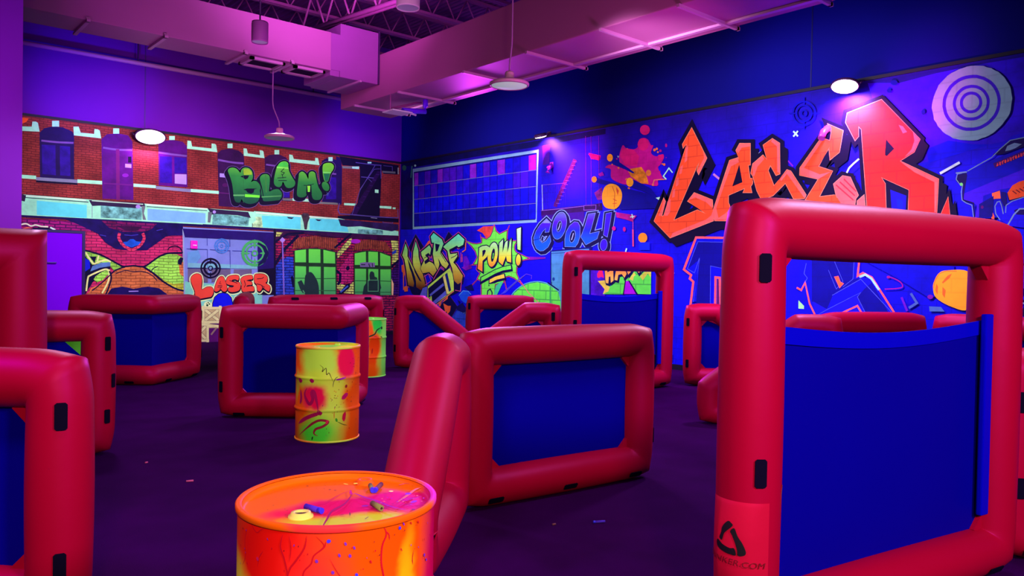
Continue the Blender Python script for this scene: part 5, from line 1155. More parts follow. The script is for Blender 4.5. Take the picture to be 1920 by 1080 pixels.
# paned window
a = Art('R', z5, 4.8)
a.fill([(165, 465), (1298, 290), (1280, 945), (165, 1008)], pR((126, 148, 206), wear=.1)); a.fill([(174, 492), (1282, 318), (1268, 922), (176, 986)], pR((10, 2, 120), wear=.2))
def wl(u, v):
    x = 178+u*(1276-178); t = 500+(330-500)*u; b = 984+(918-984)*u
    return (x, t+(b-t)*v)
cols = [0, .035, .085, .135, .19, .235, .29, .345, .40, .455, .51, .565, .62, .68, .745, .81, .87, .937, 1.0]
rowsv = [0, .245, .495, .755, 1.0]; rg = random.Random(5)
for j in range(4):
    for i in range(18):
        u0, u1 = cols[i]+.002, cols[i+1]-.002; v0, v1 = rowsv[j]+.008, rowsv[j+1]-.008
        c = rg.choice(((16, 2, 214), (16, 2, 214), (22, 2, 190), (30, 2, 226), (56, 4, 200), (74, 6, 206))) if j < 2 else rg.choice(((8, 2, 226), (8, 2, 240), (20, 2, 210), (34, 2, 200)))
        if j == 3: c = rg.choice(((8, 2, 160), (10, 2, 184), (8, 2, 204)))
        if j == 0 and i in (0, 4, 9, 13): c = (132, 20, 214)
        if j == 0 and i == 17: c = (150, 8, 210)
        a.fill([wl(u0, v0), wl(u1, v0), wl(u1, v1), wl(u0, v1)], pR(c, wear=.2, wscale=5))
for v in rowsv[1:4]: a.stroke([wl(0, v), wl(1, v)], 5, pR((112, 90, 200)))
a.done('painted_window', 'large paned window in a pale frame')
# fire escape and ladder
a = Art('R', z5, 4.8); MAR = pR((86, 2, 104), wear=.3); RAR = pR((120, 60, 200))
a.fill([(1335, 255), (1400, 245), (1395, 420), (1335, 430)], pR((60, 2, 140), wear=.3))
for p, w in (([(1622, 392), (1530, 600), (1450, 792)], 34),): a.stroke(p, w, MAR)
for k in range(12): a.stroke([(1612-k*14, 400+k*34), (1644-k*14, 402+k*34)], 4, RAR)
a.fill([(1322, 832), (1870, 772), (1872, 838), (1700, 850), (1322, 890)], pR((44, 2, 84), wear=.3)); a.fill([(1325, 885), (1710, 848), (1712, 960), (1325, 960)], pR((50, 2, 130), wear=.4, wscale=2)); a.stroke([(1325, 840), (1500, 822), (1700, 800)], 6, RAR); a.stroke([(1325, 610), (1550, 590)], 4, RAR); a.stroke(rc(1706, 795, 1815, 836, -6), 5, RAR, True); a.stroke([(1330, 610), (1335, 835)], 7, LNV)
for k in range(14): a.stroke([(1345+k*15, 612-k*1.3), (1348+k*15, 830-k*3)], 2.5, pR((60, 10, 170)))
for x in (1722, 1770, 1840): a.stroke([(x, 170), (x+4, 800)], 3, pR((110, 10, 180)))
a.fill([(1750, 320), (1860, 345), (1850, 385), (1770, 375)], pR((190, 10, 170), wear=.4)); a.fill([(1800, 680), (1870, 630), (1875, 740), (1830, 745)], pR((140, 20, 150), wear=.6, wscale=8))
b_ = Each('R', z5, 4.8, 'painted_spot'); b_.fill(ell(90, 455, 18, 24), pR((40, 90, 80))); b_.stroke([(160, 440), (150, 540)], 8, pR((60, 110, 120))); b_.fill(ell(188, 435, 10, 10, n=8), CYL)
a.done('painted_fire_escape', 'purple fire escape ladder and platform')
# COOL lettering
cC = [(320, 272), (395, 348), (358, 495), (298, 500), (310, 432), (250, 490), (208, 570), (206, 640), (250, 682), (315, 645), (375, 555), (392, 650), (345, 748), (270, 808), (210, 815), (150, 775), (112, 690), (106, 590), (145, 480), (215, 372)]
cO = ell(538, 388, 112, 232, 0.22, 26); cOi = ell(534, 400, 36, 92, 0.22, 18)
cP = [(632, 740), (632, 620), (652, 500), (712, 388), (790, 325), (850, 332), (884, 400), (886, 560), (850, 680), (805, 745)]; cPi = ell(760, 570, 42, 102, 0.2, 18)
cL = [(902, 580), (962, 420), (1030, 192), (1145, 176), (1085, 400), (1046, 526), (1212, 485), (1172, 610), (985, 710)]
cE = [(1325, 185), (1420, 165), (1385, 380), (1346, 580), (1284, 545)]; cD = ell(1286, 712, 58, 96, 0.12, 20)
a = Art('R', zc, 9)
ztc, zbc = onR(1060, 398).z, onR(1040, 468).z
CG = pR((14, 76, 255), (14, 66, 246), (24, 26, 226), (70, 8, 224), (84, 76, 150), zr=(zbc, ztc), wear=.1)
LTH = pR((120, 128, 226))
cs = [cC, cO, cP, cL, cE, cD]
for p in cs: a.stroke(p, 86, LTH, True); a.stroke([(x+24, y+30) for x, y in p], 86, LTH, True)
a.fill([(410, 640), (620, 640), (615, 760), (400, 760)], pR((8, 4, 220)))
for p in cs: a.fill([(x+24, y+30) for x, y in p], INK); a.stroke([(x+24, y+30) for x, y in p], 64, INK, True); a.stroke(p, 62, INK, True)
for p in cs: a.stroke(p, 10, LTH, True); a.fill(p, CG if p not in (cE, cD) else pR((52, 10, 226), wear=.1))
for p in (cOi, cPi): a.stroke(p, 10, LTH, True); a.fill(p, INK)
a.stroke([(515, 460), (540, 400), (552, 345)], 14, LNV); a.stroke([(745, 625), (762, 570), (775, 520)], 14, LNV); a.stroke([(225, 625), (250, 555), (285, 590), (320, 582), (285, 640), (240, 655)], 8, LTH, True); a.stroke([(95, 635), (215, 605)], 9, INK); a.fill([(248, 345), (320, 280), (385, 345)], pR((120, 112, 190)))
a.done('graffiti_lettering', 'blue block lettering COOL!')
# painted door behind the tall bunker
a = Art('R', z6, 4.8); a.fill([(1405, 335), (1780, 300), (1780, 1000), (1405, 1000)], pR((8, 4, 110))); a.fill([(1415, 345), (1755, 318), (1755, 1000), (1415, 1000)], pR((70, 130, 190), (64, 96, 196), zr=(1.2, 2.4), wear=.18)); a.stroke([(1415, 362), (1755, 340)], 5, pR((20, 40, 110))); a.fill(ell(1435, 592, 12, 16, n=12), pR((20, 50, 140))); a.stroke([(1418, 620), (1418, 700)], 4, INK)
a.fill([(1780, 480), (1900, 480), (1900, 760), (1780, 760)], pR((40, 6, 180), wear=.4, wscale=3)); a.fill(ell(1800, 505, 30, 40), pR((150, 8, 190))); a.done('painted_door', 'pale blue door with a dark knob')
# POW starburst
a = Art('R', zp, 6.747)
SG = pR((112, 246, 82), brick=.14, wear=.06); PK = pR((226, 60, 130)); YO = pR((255, 120, 60), (236, 200, 60), (170, 246, 130), (190, 250, 190), zr=(onR(930, 500).z, onR(930, 450).z), wear=.05)
a.fill([(170, 150), (250, 100), (375, 92), (350, 200), (290, 250), (240, 180)], pR((236, 62, 70), wear=.3)); a.fill([(0, 480), (40, 470), (80, 560), (40, 650), (0, 640)], pR((96, 6, 200), wear=.4))
burst = [(390, 92), (410, 160), (455, 200), (552, 152), (540, 285), (668, 288), (642, 335), (640, 390), (665, 430), (815, 500), (725, 530), (668, 610), (666, 690), (710, 798), (640, 745), (575, 720), (520, 735), (505, 800), (400, 830), (385, 975), (232, 975), (232, 790), (182, 758), (218, 690), (172, 640), (182, 575), (132, 578), (180, 490), (158, 415), (110, 350), (42, 288), (110, 318), (170, 325), (235, 310), (238, 248), (295, 262), (345, 225), (372, 160)]
for p in ([(45, 288), (-20, 230)], [(132, 580), (80, 592)], [(815, 500), (1030, 497)], [(708, 796), (835, 950)], [(225, 270), (215, 205)], [(555, 150), (580, 90)], [(185, 760), (70, 880)], [(520, 780), (545, 890)]): a.stroke(p, 12, PK); a.stroke(p, 5, INK)
a.fill([(760, 480), (1030, 488), (1030, 506), (760, 530)], pR((120, 10, 170)))
a.stroke(burst, 26, PK, True); a.stroke(burst, 14, INK, True); a.fill(burst, SG)
wP = [(200, 368), (240, 348), (290, 340), (328, 360), (332, 410), (300, 480), (242, 535), (240, 672), (180, 632), (196, 480)]; wPi = [(240, 405), (270, 392), (284, 405), (270, 445), (242, 490)]
wO = ell(372, 455, 62, 156, 0.14, 24); wOi = ell(374, 462, 22, 86, 0.14, 16)
wW = [(455, 310), (502, 262), (494, 430), (530, 300), (560, 275), (556, 430), (606, 240), (604, 556), (552, 540), (540, 470), (494, 588), (446, 545)]
wX = [(675, 130), (728, 110), (722, 400), (684, 386)]; wD = ell(695, 522, 30, 72, 0.05, 18)
for p in (wP, wO, wW, wX, wD): a.fill([(x+10, y+14) for x, y in p], INK); a.stroke([(x+10, y+14) for x, y in p], 20, INK, True); a.stroke(p, 24, INK, True)
for p in (wP, wO, wW, wX, wD): a.fill(p, YO)
a.fill(wPi, INK); a.fill(wOi, INK); a.stroke([(372, 500), (380, 440)], 12, SG)
for p, m in (([(225, 745), (400, 650), (500, 612), (600, 590), (606, 638), (500, 655), (400, 695), (222, 795)], SG), ([(332, 770), (400, 735), (512, 700), (522, 748), (420, 772), (330, 815)], pR((246, 190, 80)))): a.stroke([(x+4, y+16) for x, y in p], 30, INK, True); a.stroke(p, 22, INK, True); a.fill(p, m)
a.fill([(320, 830), (410, 815), (385, 880), (350, 870)], SG); a.fill([(410, 850), (470, 800), (505, 800), (420, 975), (380, 975)], pR((60, 180, 150))); a.stroke([(300, 975), (310, 910), (340, 890), (362, 930), (362, 975)], 14, INK)
a.done('graffiti_lettering', 'green starburst with POW! lettering')
a = Art('R', z6, 4.8)
a.fill([(1040, 800), (1080, 720), (1140, 665), (1210, 632), (1290, 620), (1370, 635), (1430, 670), (1480, 710), (1500, 800), (1500, 900), (1020, 900)], pR((100, 232, 80), brick=.4, dark=(40, 110, 90), wear=.1)); a.stroke([(1030, 800), (1070, 720), (1130, 665), (1200, 628), (1290, 614), (1370, 628), (1430, 664), (1482, 705)], 8, pR((90, 160, 200)), smooth=True); a.stroke([(1130, 600), (1215, 720), (1300, 800)], 6, PK); a.fill([(1400, 660), (1415, 660), (1415, 900), (1400, 900)], pR((60, 150, 90))); a.stroke([(1385, 625), (1478, 690)], 12, INK)
for k in range(4): a.stroke([(960+k*12, 730-k*4), (1120+k*18, 590-k*12)], 2.5, pR((90, 70, 220)))
a.stroke([(1140, 590), (1190, 545), (1240, 560), (1236, 590)], 3, pR((120, 60, 200)))
a.done('painted_dome', 'green half dome')
# NERF lettering on black diamonds
a = Art('R', zn, 5.143)
OR2 = pR((240, 86, 60)); PK2 = pR((220, 70, 150))
for p in ([(157, 150), (232, 268), (156, 395), (88, 282)], [(475, 126), (562, 222), (490, 330), (425, 225)], [(480, 735), (562, 850), (470, 1002), (390, 845)]): a.stroke(p, 5, pR((96, 50, 150)), True); a.fill(p, INK)
a.fill([(20, 450), (50, 440), (60, 520), (45, 560), (42, 690), (36, 690), (34, 520), (22, 510)], OR2); a.fill([(230, 290), (280, 215), (340, 200), (330, 260), (240, 330), (190, 420), (200, 330)], OR2); a.fill([(40, 660), (80, 640), (82, 700), (50, 705)], OR2); a.fill([(600, 470), (690, 440), (700, 480), (640, 500)], pR((120, 6, 190), wear=.4)); a.stroke([(594, 330), (594, 420)], 6, PK); a.stroke([(606, 345), (606, 415)], 6, PK); a.stroke([(640, 220), (638, 300), (610, 320)], 10, pR((240, 90, 90)))
nN = [(28, 352), (60, 240), (80, 300), (78, 362), (136, 478), (130, 400), (134, 320), (158, 222), (182, 300), (186, 370), (242, 600), (252, 650), (205, 688), (164, 660), (160, 610), (110, 500), (142, 622), (136, 658), (84, 642), (68, 500), (50, 395)]
nE = [(210, 322), (290, 256), (306, 290), (296, 348), (280, 330), (248, 352), (276, 382), (240, 412), (250, 440), (290, 414), (322, 430), (346, 460), (360, 502), (325, 552), (290, 515), (225, 526), (203, 480), (240, 402), (214, 352)]
nR = [(303, 175), (330, 138), (410, 200), (426, 242), (395, 320), (442, 390), (476, 440), (450, 482), (410, 450), (374, 380), (386, 440), (370, 498), (340, 440), (324, 340), (336, 232), (314, 232)]
nF = [(424, 272), (450, 245), (570, 148), (627, 200), (616, 252), (570, 276), (556, 260), (480, 300), (490, 342), (556, 334), (560, 362), (520, 422), (546, 450), (612, 550), (600, 612), (565, 632), (530, 600), (510, 480), (480, 400), (464, 312)]
ztn, zbn = onR(850, 440).z, onR(800, 540).z
NG = pR((110, 34, 30), (200, 136, 56), (214, 206, 100), (150, 238, 140), (96, 244, 206), zr=(zbn, ztn), wear=.08)
for p in (nN, nE, nR, nF): a.stroke(p, 34, PK2, True)
for p in (nN, nE, nR, nF): a.stroke(p, 24, INK, True); a.fill([(x+14, y+16) for x, y in p], INK)
a.fill([(90, 650), (250, 690), (330, 560), (370, 500), (480, 480), (560, 640), (600, 640), (580, 700), (330, 830), (200, 780), (120, 720)], INK)
for p in (nN, nE, nR, nF): a.stroke(p, 9, INK, True); a.fill(p, NG)
a.fill([(345, 240), (390, 250), (370, 310), (352, 320)], INK); a.fill([(78, 380), (102, 430), (152, 560), (162, 612), (140, 580), (100, 482)], INK); a.fill([(116, 412), (142, 470), (218, 612), (192, 596), (150, 520)], INK); a.stroke([(395, 330), (450, 420)], 6, INK); a.stroke([(500, 380), (540, 360), (555, 345)], 6, INK); a.stroke([(240, 382), (290, 350)], 6, INK)
YG = pR((196, 240, 96)); BV2 = pR((92, 84, 224))
a.stroke([(600, 600), (590, 700), (540, 690)], 6, PK2); a.stroke([(330, 585), (395, 470), (430, 500)], 6, PK2); a.stroke([(240, 560), (280, 530), (310, 600), (250, 640)], 5, PK2)
a.fill([(270, 655), (486, 475), (512, 530), (524, 600), (526, 692), (330, 832), (262, 782)], YG); a.fill([(276, 675), (430, 545), (470, 728), (330, 820), (280, 775)], INK); a.fill([(292, 730), (425, 620), (432, 645), (300, 748)], BV2); a.fill([(325, 800), (445, 695), (456, 735), (332, 832)], BV2); a.fill([(440, 538), (462, 520), (500, 690), (480, 706)], pR((20, 20, 130))); a.fill([(420, 560), (438, 545), (478, 715), (458, 728)], pR((240, 200, 130))); a.stroke([(268, 790), (330, 850), (525, 700)], 7, pR((246, 120, 90)))
a.fill([(228, 665), (272, 650), (268, 770), (225, 800), (180, 790)], BV2); a.stroke([(228, 665), (272, 650), (268, 770)], 6, INK); a.fill([(220, 830), (270, 770), (312, 745), (320, 880), (290, 890), (300, 800), (260, 850), (290, 880), (230, 860)], YG); a.stroke([(300, 760), (270, 800), (300, 860)], 6, INK)
a.fill([(378, 840), (380, 812), (425, 795), (470, 745), (466, 775), (430, 800), (408, 805), (396, 845)], OR2); a.fill([(345, 965), (440, 890), (424, 815), (470, 842), (497, 840), (490, 890), (464, 925), (456, 892), (372, 980), (430, 985), (430, 1030), (340, 1040)], OR2); a.fill([(352, 830), (368, 830), (366, 960), (352, 970)], pR((230, 90, 110)))
a.fill([(575, 740), (615, 695), (665, 700), (690, 760), (640, 820), (600, 790)], pR((20, 66, 230))); a.stroke([(575, 740), (615, 695), (665, 700), (690, 730)], 5, pR((90, 150, 230)))
INKW = pR((10, 4, 90), wear=.2)
for p in ([(630, 660), (700, 630), (720, 690), (660, 690)], [(550, 850), (610, 810), (650, 870), (640, 920), (560, 900)], [(560, 780), (590, 800), (580, 830)]): a.fill(p, INKW)
for x in (585, 605, 625, 642): a.stroke([(x, 905), (x-3, 1030)], 6, pR((110, 130, 226)))
a.fill([(370, 1000), (470, 1010), (560, 880), (650, 930), (650, 1060), (370, 1060)], pR((40, 60, 210), brick=.3, dark=(10, 10, 90), wear=.3))
a.done('graffiti_lettering', 'black diamonds with gold and mint lettering and arrow')
# panel seen through the distant tall bunker
a = Art('R', zh, 10.667)
a.fill([(100, 150), (380, 150), (380, 700), (100, 700)], pR((70, 6, 200), wear=.4, wscale=3)); a.fill([(230, 320), (225, 250), (260, 190), (330, 180), (360, 330), (300, 310), (260, 335)], pR((232, 20, 100)))
a.fill([(240, 395), (380, 380), (420, 470), (490, 500), (600, 300), (900, 150), (1305, 150), (1300, 660), (1040, 655), (860, 390), (780, 400), (740, 660), (340, 655), (375, 560)], pR((96, 230, 84), brick=.3, dark=(40, 120, 90), wear=.1))
a.fill([(240, 395), (380, 380), (400, 470), (480, 510), (450, 600), (340, 655), (375, 560)], pR((232, 186, 84))); a.fill([(870, 350), (960, 220), (1000, 270), (960, 300), (940, 390)], pR((220, 190, 90))); a.fill([(1080, 300), (1200, 190), (1305, 190), (1300, 330), (1240, 240), (1140, 380)], pR((214, 186, 80)))
a.fill([(785, 395), (860, 390), (1000, 655), (765, 655)], pR((170, 4, 220))); a.stroke([(790, 390), (750, 660)], 22, INK); a.stroke([(865, 395), (1030, 660)], 26, INK)
OG = pR((250, 170, 90), (240, 110, 60), zr=(onR(1180, 525).z, onR(1180, 505).z))
hv = [[(378, 150), (425, 150), (430, 220), (470, 200), (545, 150), (555, 385), (500, 430), (490, 300), (460, 310), (450, 445), (395, 430)], [(570, 370), (610, 150), (700, 150), (780, 150), (815, 250), (770, 330), (720, 255), (650, 270), (630, 385)], [(810, 150), (910, 190), (850, 280)], [(990, 150), (1090, 200), (1050, 245)]]
for p in hv: a.fill([(x+24, y+40) for x, y in p], INK); a.stroke([(x+20, y+34) for x, y in p], 30, INK, True); a.stroke(p, 24, INK, True)
for p in hv: a.fill(p, OG)
a.stroke([(780, 370), (880, 260), (960, 180)], 40, INK); a.stroke([(1000, 170), (1070, 270), (1160, 190)], 24, INK)
a.fill([(1650, 235), (1778, 232), (1660, 345), (1600, 300)], pR((226, 226, 190))); a.fill([(1560, 600), (1690, 735), (1640, 735)], pR((230, 160, 200)))
a.done('painted_comic_panel', 'green comic panel with orange lettering')
# splat and flying darts
a = Art('R', zs, 4.5); MGT = pR((190, 8, 140), wear=.2); MG2 = pR((214, 14, 120), wear=.15)
a.fill([(370, 330), (395, 245), (412, 240), (430, 260), (500, 270), (535, 240), (540, 190), (580, 175), (615, 190), (640, 235), (660, 240), (640, 300), (680, 330), (740, 315), (748, 345), (720, 400), (700, 430), (740, 520), (700, 530), (690, 580), (560, 560), (430, 570), (310, 520), (300, 440), (255, 425), (290, 400), (370, 400)], MGT, smooth=True)
rs = random.Random(2)
for _ in range(34):
    t_ = rs.uniform(0, 6.28); q_ = rs.uniform(0.75, 1.15); e_ = rs.uniform(3, 12); a.fill(ell(540+210*q_*math.cos(t_), 400+190*q_*math.sin(t_), e_, e_*1.1, n=9), rs.choice((MGT, pR((226, 90, 60)))))

a.fill([(380, 330), (400, 262), (500, 280), (540, 330), (520, 420), (420, 400)], MG2); a.fill(ell(589, 108, 42, 42), MG2); a.fill(ell(574, 230, 46, 52), MG2); a.fill([(440, 440), (560, 420), (600, 480), (620, 560), (560, 560), (470, 500)], pR((226, 110, 40), wear=.4, wscale=6)); a.fill([(700, 320), (745, 312), (742, 350), (705, 370)], MG2)
a.fill([(110, 310), (205, 330), (200, 365), (140, 350)], pR((200, 10, 130), wear=.4)); a.fill([(195, 480), (230, 460), (245, 490), (210, 500)], pR((150, 6, 180))); a.fill([(340, 800), (460, 820), (520, 830), (480, 880), (420, 860), (350, 845)], pR((176, 8, 140), wear=.4)); a.fill(ell(327, 938, 16, 18), MGT); a.fill(ell(415, 945, 12, 20), MGT); a.fill(ell(768, 238, 9, 16), MGT)
DKD = pR((6, 2, 150), wear=.15); ORD = pR((246, 140, 40), wear=.06); ORS = pR((200, 60, 40))
a.done('painted_paint_splat', 'magenta paint splat')
def flying(body, tip):
    Art('R', zs, 4.5).fill(body, DKD).fill(tip, ORD).done('painted_dart')
flying([(295, 340), (330, 350), (450, 430), (500, 465), (490, 475), (420, 440), (320, 400)], ell(294, 342, 24, 32)); flying([(165, 510), (420, 580), (450, 600), (330, 585), (165, 550)], ell(161, 525, 21, 26)); flying([(460, 515), (500, 530), (640, 600), (700, 680), (560, 620), (470, 590)], ell(462, 548, 30, 38))
a = Art('R', zs, 4.5); a.fill([(320, 575), (560, 630), (715, 680), (680, 770), (380, 780)], DKD); a.fill([(250, 590), (300, 562), (360, 580), (395, 640), (385, 720), (345, 770), (280, 770), (240, 740), (228, 660)], ORD, smooth=True); a.stroke([(315, 585), (335, 640), (330, 760)], 5, ORS); a.fill([(345, 585), (370, 620), (360, 660), (350, 625)], ORS); a.stroke([(322, 690), (350, 705)], 6, ORS); a.stroke([(318, 730), (350, 725)], 6, ORS)
a.done('painted_dart', 'large flying dart with orange end'); a = Each('R', zs, 4.5, 'painted_spark'); a.fill(ell(620, 470, 22, 26), pR((226, 100, 60))); a.fill(ell(571, 1017, 38, 42), pR((244, 126, 40))); a.fill([(540, 1055), (630, 1055), (630, 1120), (540, 1120)], pR((10, 30, 240)))
a.stroke([(655, 575), (668, 530), (768, 522)], 9, pR((226, 96, 110))); a.stroke([(768, 522), (745, 498), (792, 430), (820, 465)], 10, CYL); a.stroke([(488, 950), (490, 1085)], 12, PK); a.stroke([(480, 820), (486, 850)], 8, CYL); a.stroke([(468, 842), (500, 836)], 8, CYL); a.fill([(680, 680), (720, 672), (705, 698)], CYL); a.fill([(355, 325), (375, 328), (362, 345)], LNV); a.stroke([(488, 870), (488, 940)], 4, PK)
a = Each('R', z7, 4, 'painted_spark')
a.stroke([(1042, 510), (1088, 548)], 16, pR((206, 110, 210))); a.stroke([(1600, 410), (1632, 446)], 10, pR((120, 20, 190))); a.stroke([(1640, 190), (1668, 220)], 13, CYL); a.stroke([(1668, 188), (1640, 222)], 13, CYL); a.stroke([(1365, 360), (1390, 340)], 5, LNV); a.stroke([(380, 1085), (386, 1066)], 10, CYL)

# giant orange LASER
L1 = [(328, 168), (445, 402), (382, 528), (370, 500), (388, 425), (368, 468), (186, 888), (372, 806), (446, 840), (298, 738), (348, 672), (488, 728), (492, 800), (500, 888), (160, 1022), (36, 892), (110, 715), (122, 740), (92, 855), (110, 852), (290, 290), (262, 322), (256, 296)]
toL = lambda P: zL(P)
A1 = [(1236, 278), (1314, 278), (1314, 438), (1298, 440), (1312, 540), (1334, 540), (1330, 580), (1316, 600), (1326, 645), (1262, 645), (1275, 612), (1150, 665), (1150, 720), (1160, 745), (1160, 800), (1130, 856), (1050, 855), (1030, 800), (1160, 405), (1222, 385), (1238, 420), (1208, 330)]
A1h = [(1232, 435), (1180, 600), (1256, 568)]
S1_ = [(1480, 242), (1534, 276), (1536, 505), (1508, 516), (1466, 440), (1448, 480), (1490, 590), (1480, 610), (1590, 475), (1618, 485), (1732, 662), (1722, 690), (1640, 692), (1578, 575), (1484, 668), (1400, 700), (1364, 630), (1334, 520), (1320, 500), (1334, 430), (1410, 365), (1440, 400), (1412, 290)]
E1 = [(275, 383), (382, 430), (356, 580), (292, 632), (284, 555), (290, 540), (210, 680), (308, 712), (215, 892), (330, 878), (340, 900), (440, 800), (430, 960), (120, 912), (210, 768), (80, 740), (82, 690), (230, 480), (290, 500), (300, 440)]
E2 = [(316, 802), (380, 745), (432, 755), (488, 880), (470, 905), (462, 960), (380, 960), (335, 885)]
R1 = [(650, 214), (918, 490), (878, 578), (778, 642), (1048, 768), (1030, 1100), (834, 1100), (842, 842), (648, 755), (676, 800), (686, 1100), (560, 1100), (545, 900), (510, 420), (490, 400), (490, 470), (466, 498), (400, 372), (412, 308)]
R1h = [(682, 490), (740, 556), (688, 608), (674, 600)]
R2 = [(1115, 895), (1135, 1100), (1045, 1060)]; R3 = [(528, 880), (540, 1000), (480, 970), (482, 920)]
a = Art('R', None, 1)
ORG_ = pR((250, 66, 44), wear=.08, brick=.2, dark=(200, 30, 50)); ORGR = pR((244, 36, 42), wear=.08, brick=.22, dark=(190, 20, 60)); PKF = pR((252, 84, 104)); EDG = pR((255, 120, 120))
shapes = [(toL(L1), None, ORG_), (z7(A1), z7(A1h), ORG_), (z7(S1_), None, ORG_), (zE(E1), None, ORG_), (zE(E2), None, PKF), (zE(R3), None, PKF), (zE(R1), zE(R1h), ORGR), (zE(R2), None, ORGR)]
INKP = pR((9, 0, 48), wear=.1)
for p, h, m in shapes:
    a.stroke(p, 16, INKP, True, raw=True)
    for k in (4, 8, 12): a.fill([(x+k, y+k*1.1) for x, y in p], INKP, raw=True)
    a.stroke([(x+12, y+13) for x, y in p], 7, INKP, True, raw=True)
for p, h, m in shapes: a.stroke(p, 5, INKP, True, raw=True); a.stroke(p, 1.8, EDG, True, raw=True)
for p, h, m in shapes: a.fill(p, m, holes=[h] if h else (), raw=True)
# facets catching a lighter tone
for z, P in ((zL, ([(498, 800), (500, 888), (160, 1022), (180, 985), (440, 880), (478, 850)], [(348, 674), (486, 730), (488, 790), (440, 745), (355, 708), (310, 728)], [(445, 402), (382, 526), (374, 500), (425, 400), (415, 350)], [(110, 720), (120, 742), (92, 852), (70, 850), (95, 790)], [(280, 330), (300, 300), (292, 420), (272, 440)], [(240, 470), (262, 455), (250, 520), (230, 530)], [(205, 570), (228, 550), (225, 610), (205, 625)], [(180, 650), (200, 640), (195, 705), (175, 710)], [(140, 740), (165, 720), (160, 820), (140, 850), (115, 850)])),
             (z7, ([(1160, 408), (1220, 388), (1232, 418), (1170, 450), (1060, 760), (1080, 850), (1050, 852), (1032, 800)], [(1236, 280), (1312, 280), (1312, 300), (1250, 310), (1225, 350), (1210, 330)], [(1334, 432), (1405, 370), (1420, 395), (1370, 450), (1345, 520), (1334, 520)], [(1482, 246), (1532, 278), (1534, 500), (1518, 490), (1515, 300), (1470, 262)], [(1592, 480), (1616, 488), (1730, 662), (1720, 686), (1590, 505), (1545, 560), (1540, 545)], [(1060, 846), (1130, 800), (1158, 770), (1158, 800), (1130, 852)])),
             (zE, ([(84, 692), (228, 484), (245, 490), (110, 690), (220, 735), (300, 715), (210, 768), (84, 738)], [(280, 390), (300, 402), (300, 440), (282, 430)], [(870, 440), (916, 492), (876, 576), (810, 615), (860, 560), (880, 500)], [(780, 645), (1046, 770), (1032, 1000), (1020, 1000), (1020, 790), (880, 720)], [(770, 390), (800, 400), (830, 440), (800, 450)]))):
    for p in P: a.fill(z(p), PKF, raw=True)
for k in range(3): a.stroke(zE([(335+k*28, 810-k*20), (452+k*10, 912-k*30)]), 2.4, pR((200, 40, 70)), raw=True)
a.fill(zE([(690, 790), (840, 850), (832, 1000), (690, 980)]), INKP, raw=True); a.fill(zE([(712, 842), (824, 884), (818, 1000), (722, 985)]), pR((16, 6, 200)), raw=True); a.fill(zE([(756, 905), (800, 920), (798, 1000), (765, 990)]), pR((8, 20, 255)), raw=True)
a.stroke(zE([(410, 720), (425, 690), (455, 660), (490, 630)]), 3.2, CYL, raw=True); a.stroke(zE([(1065, 725), (1190, 655)]), 4.6, pR((200, 196, 236)), raw=True)
a.done('graffiti_lettering', 'giant orange angular lettering LASER')
# outlined blue OPS lettering
a = Art('R', zr, 4.8); PKL = pR((246, 76, 110)); DB2 = pR((6, 2, 148), wear=.12); THB = pR((70, 70, 250))
def band(pts, w=20): a.stroke(pts, w, PKL)
a.fill([(520, 118), (1200, 130), (1200, 700), (465, 700), (490, 520), (450, 490), (465, 465), (400, 412)], pR((6, 4, 220))); a.fill([(535, 160), (1100, 170), (1100, 430), (900, 900), (500, 900), (545, 320), (440, 405)], DB2)
band([(1200, 132), (515, 122), (405, 410), (470, 460), (458, 492), (490, 520), (468, 700), (455, 800)])
a.stroke([(1100, 172), (530, 160), (438, 405), (500, 440), (548, 300), (490, 700)], 5, THB); a.fill([(645, 378), (756, 400), (764, 822), (735, 855), (640, 830)], pR((8, 4, 232))); a.stroke([(645, 378), (756, 400), (764, 822), (735, 855), (640, 830)], 4, THB, True); a.stroke([(690, 480), (728, 484), (738, 820), (685, 815)], 20, PKL, True); a.fill([(704, 495), (718, 498), (726, 805), (698, 802)], pR((90, 20, 100)))
a.z = zq; a.s = 4.8
a.fill([(-90, 150), (440, 200), (460, 370), (600, 420), (770, 720), (-90, 760)], pR((8, 4, 216))); a.fill([(20, 230), (400, 240), (390, 400), (470, 390), (215, 535), (155, 670), (20, 600)], DB2); a.fill([(430, 560), (500, 480), (560, 430), (720, 720), (510, 710)], DB2); a.fill([(30, 600), (155, 670), (430, 550), (500, 720), (60, 740)], pR((20, 8, 240)))
band([(455, 150), (432, 372), (480, 345), (560, 385), (770, 715)], 18); band([(-110, 480), (-75, 500), (-40, 430), (0, 620), (48, 720)], 16); band([(265, 716), (430, 640), (475, 715)], 16)
a.stroke([(455, 378), (500, 360), (555, 395), (620, 490)], 20, pR((150, 180, 230))); a.stroke([(170, 320), (240, 490), (300, 420), (225, 245)], 4, THB); a.stroke([(205, 545), (460, 400), (740, 700)], 5, THB); a.stroke([(60, 730), (160, 672), (460, 520), (430, 560), (500, 700)], 5, THB); a.stroke([(400, 245), (390, 400), (300, 470)], 4, THB); a.fill([(225, 380), (258, 374), (276, 425), (305, 440), (270, 478)], pR((250, 80, 60))); a.stroke([(225, 380), (258, 374), (276, 425), (305, 440), (270, 478)], 6, PKL, True)
a.stroke([(-30, 260), (-50, 350), (-20, 390), (-40, 430)], 5, THB); a.fill([(-100, 590), (-50, 640), (-50, 668), (-100, 664)], pR((160, 236, 170)))
a.done('graffiti_lettering', 'dark blue lettering outlined in pink below the orange letters')
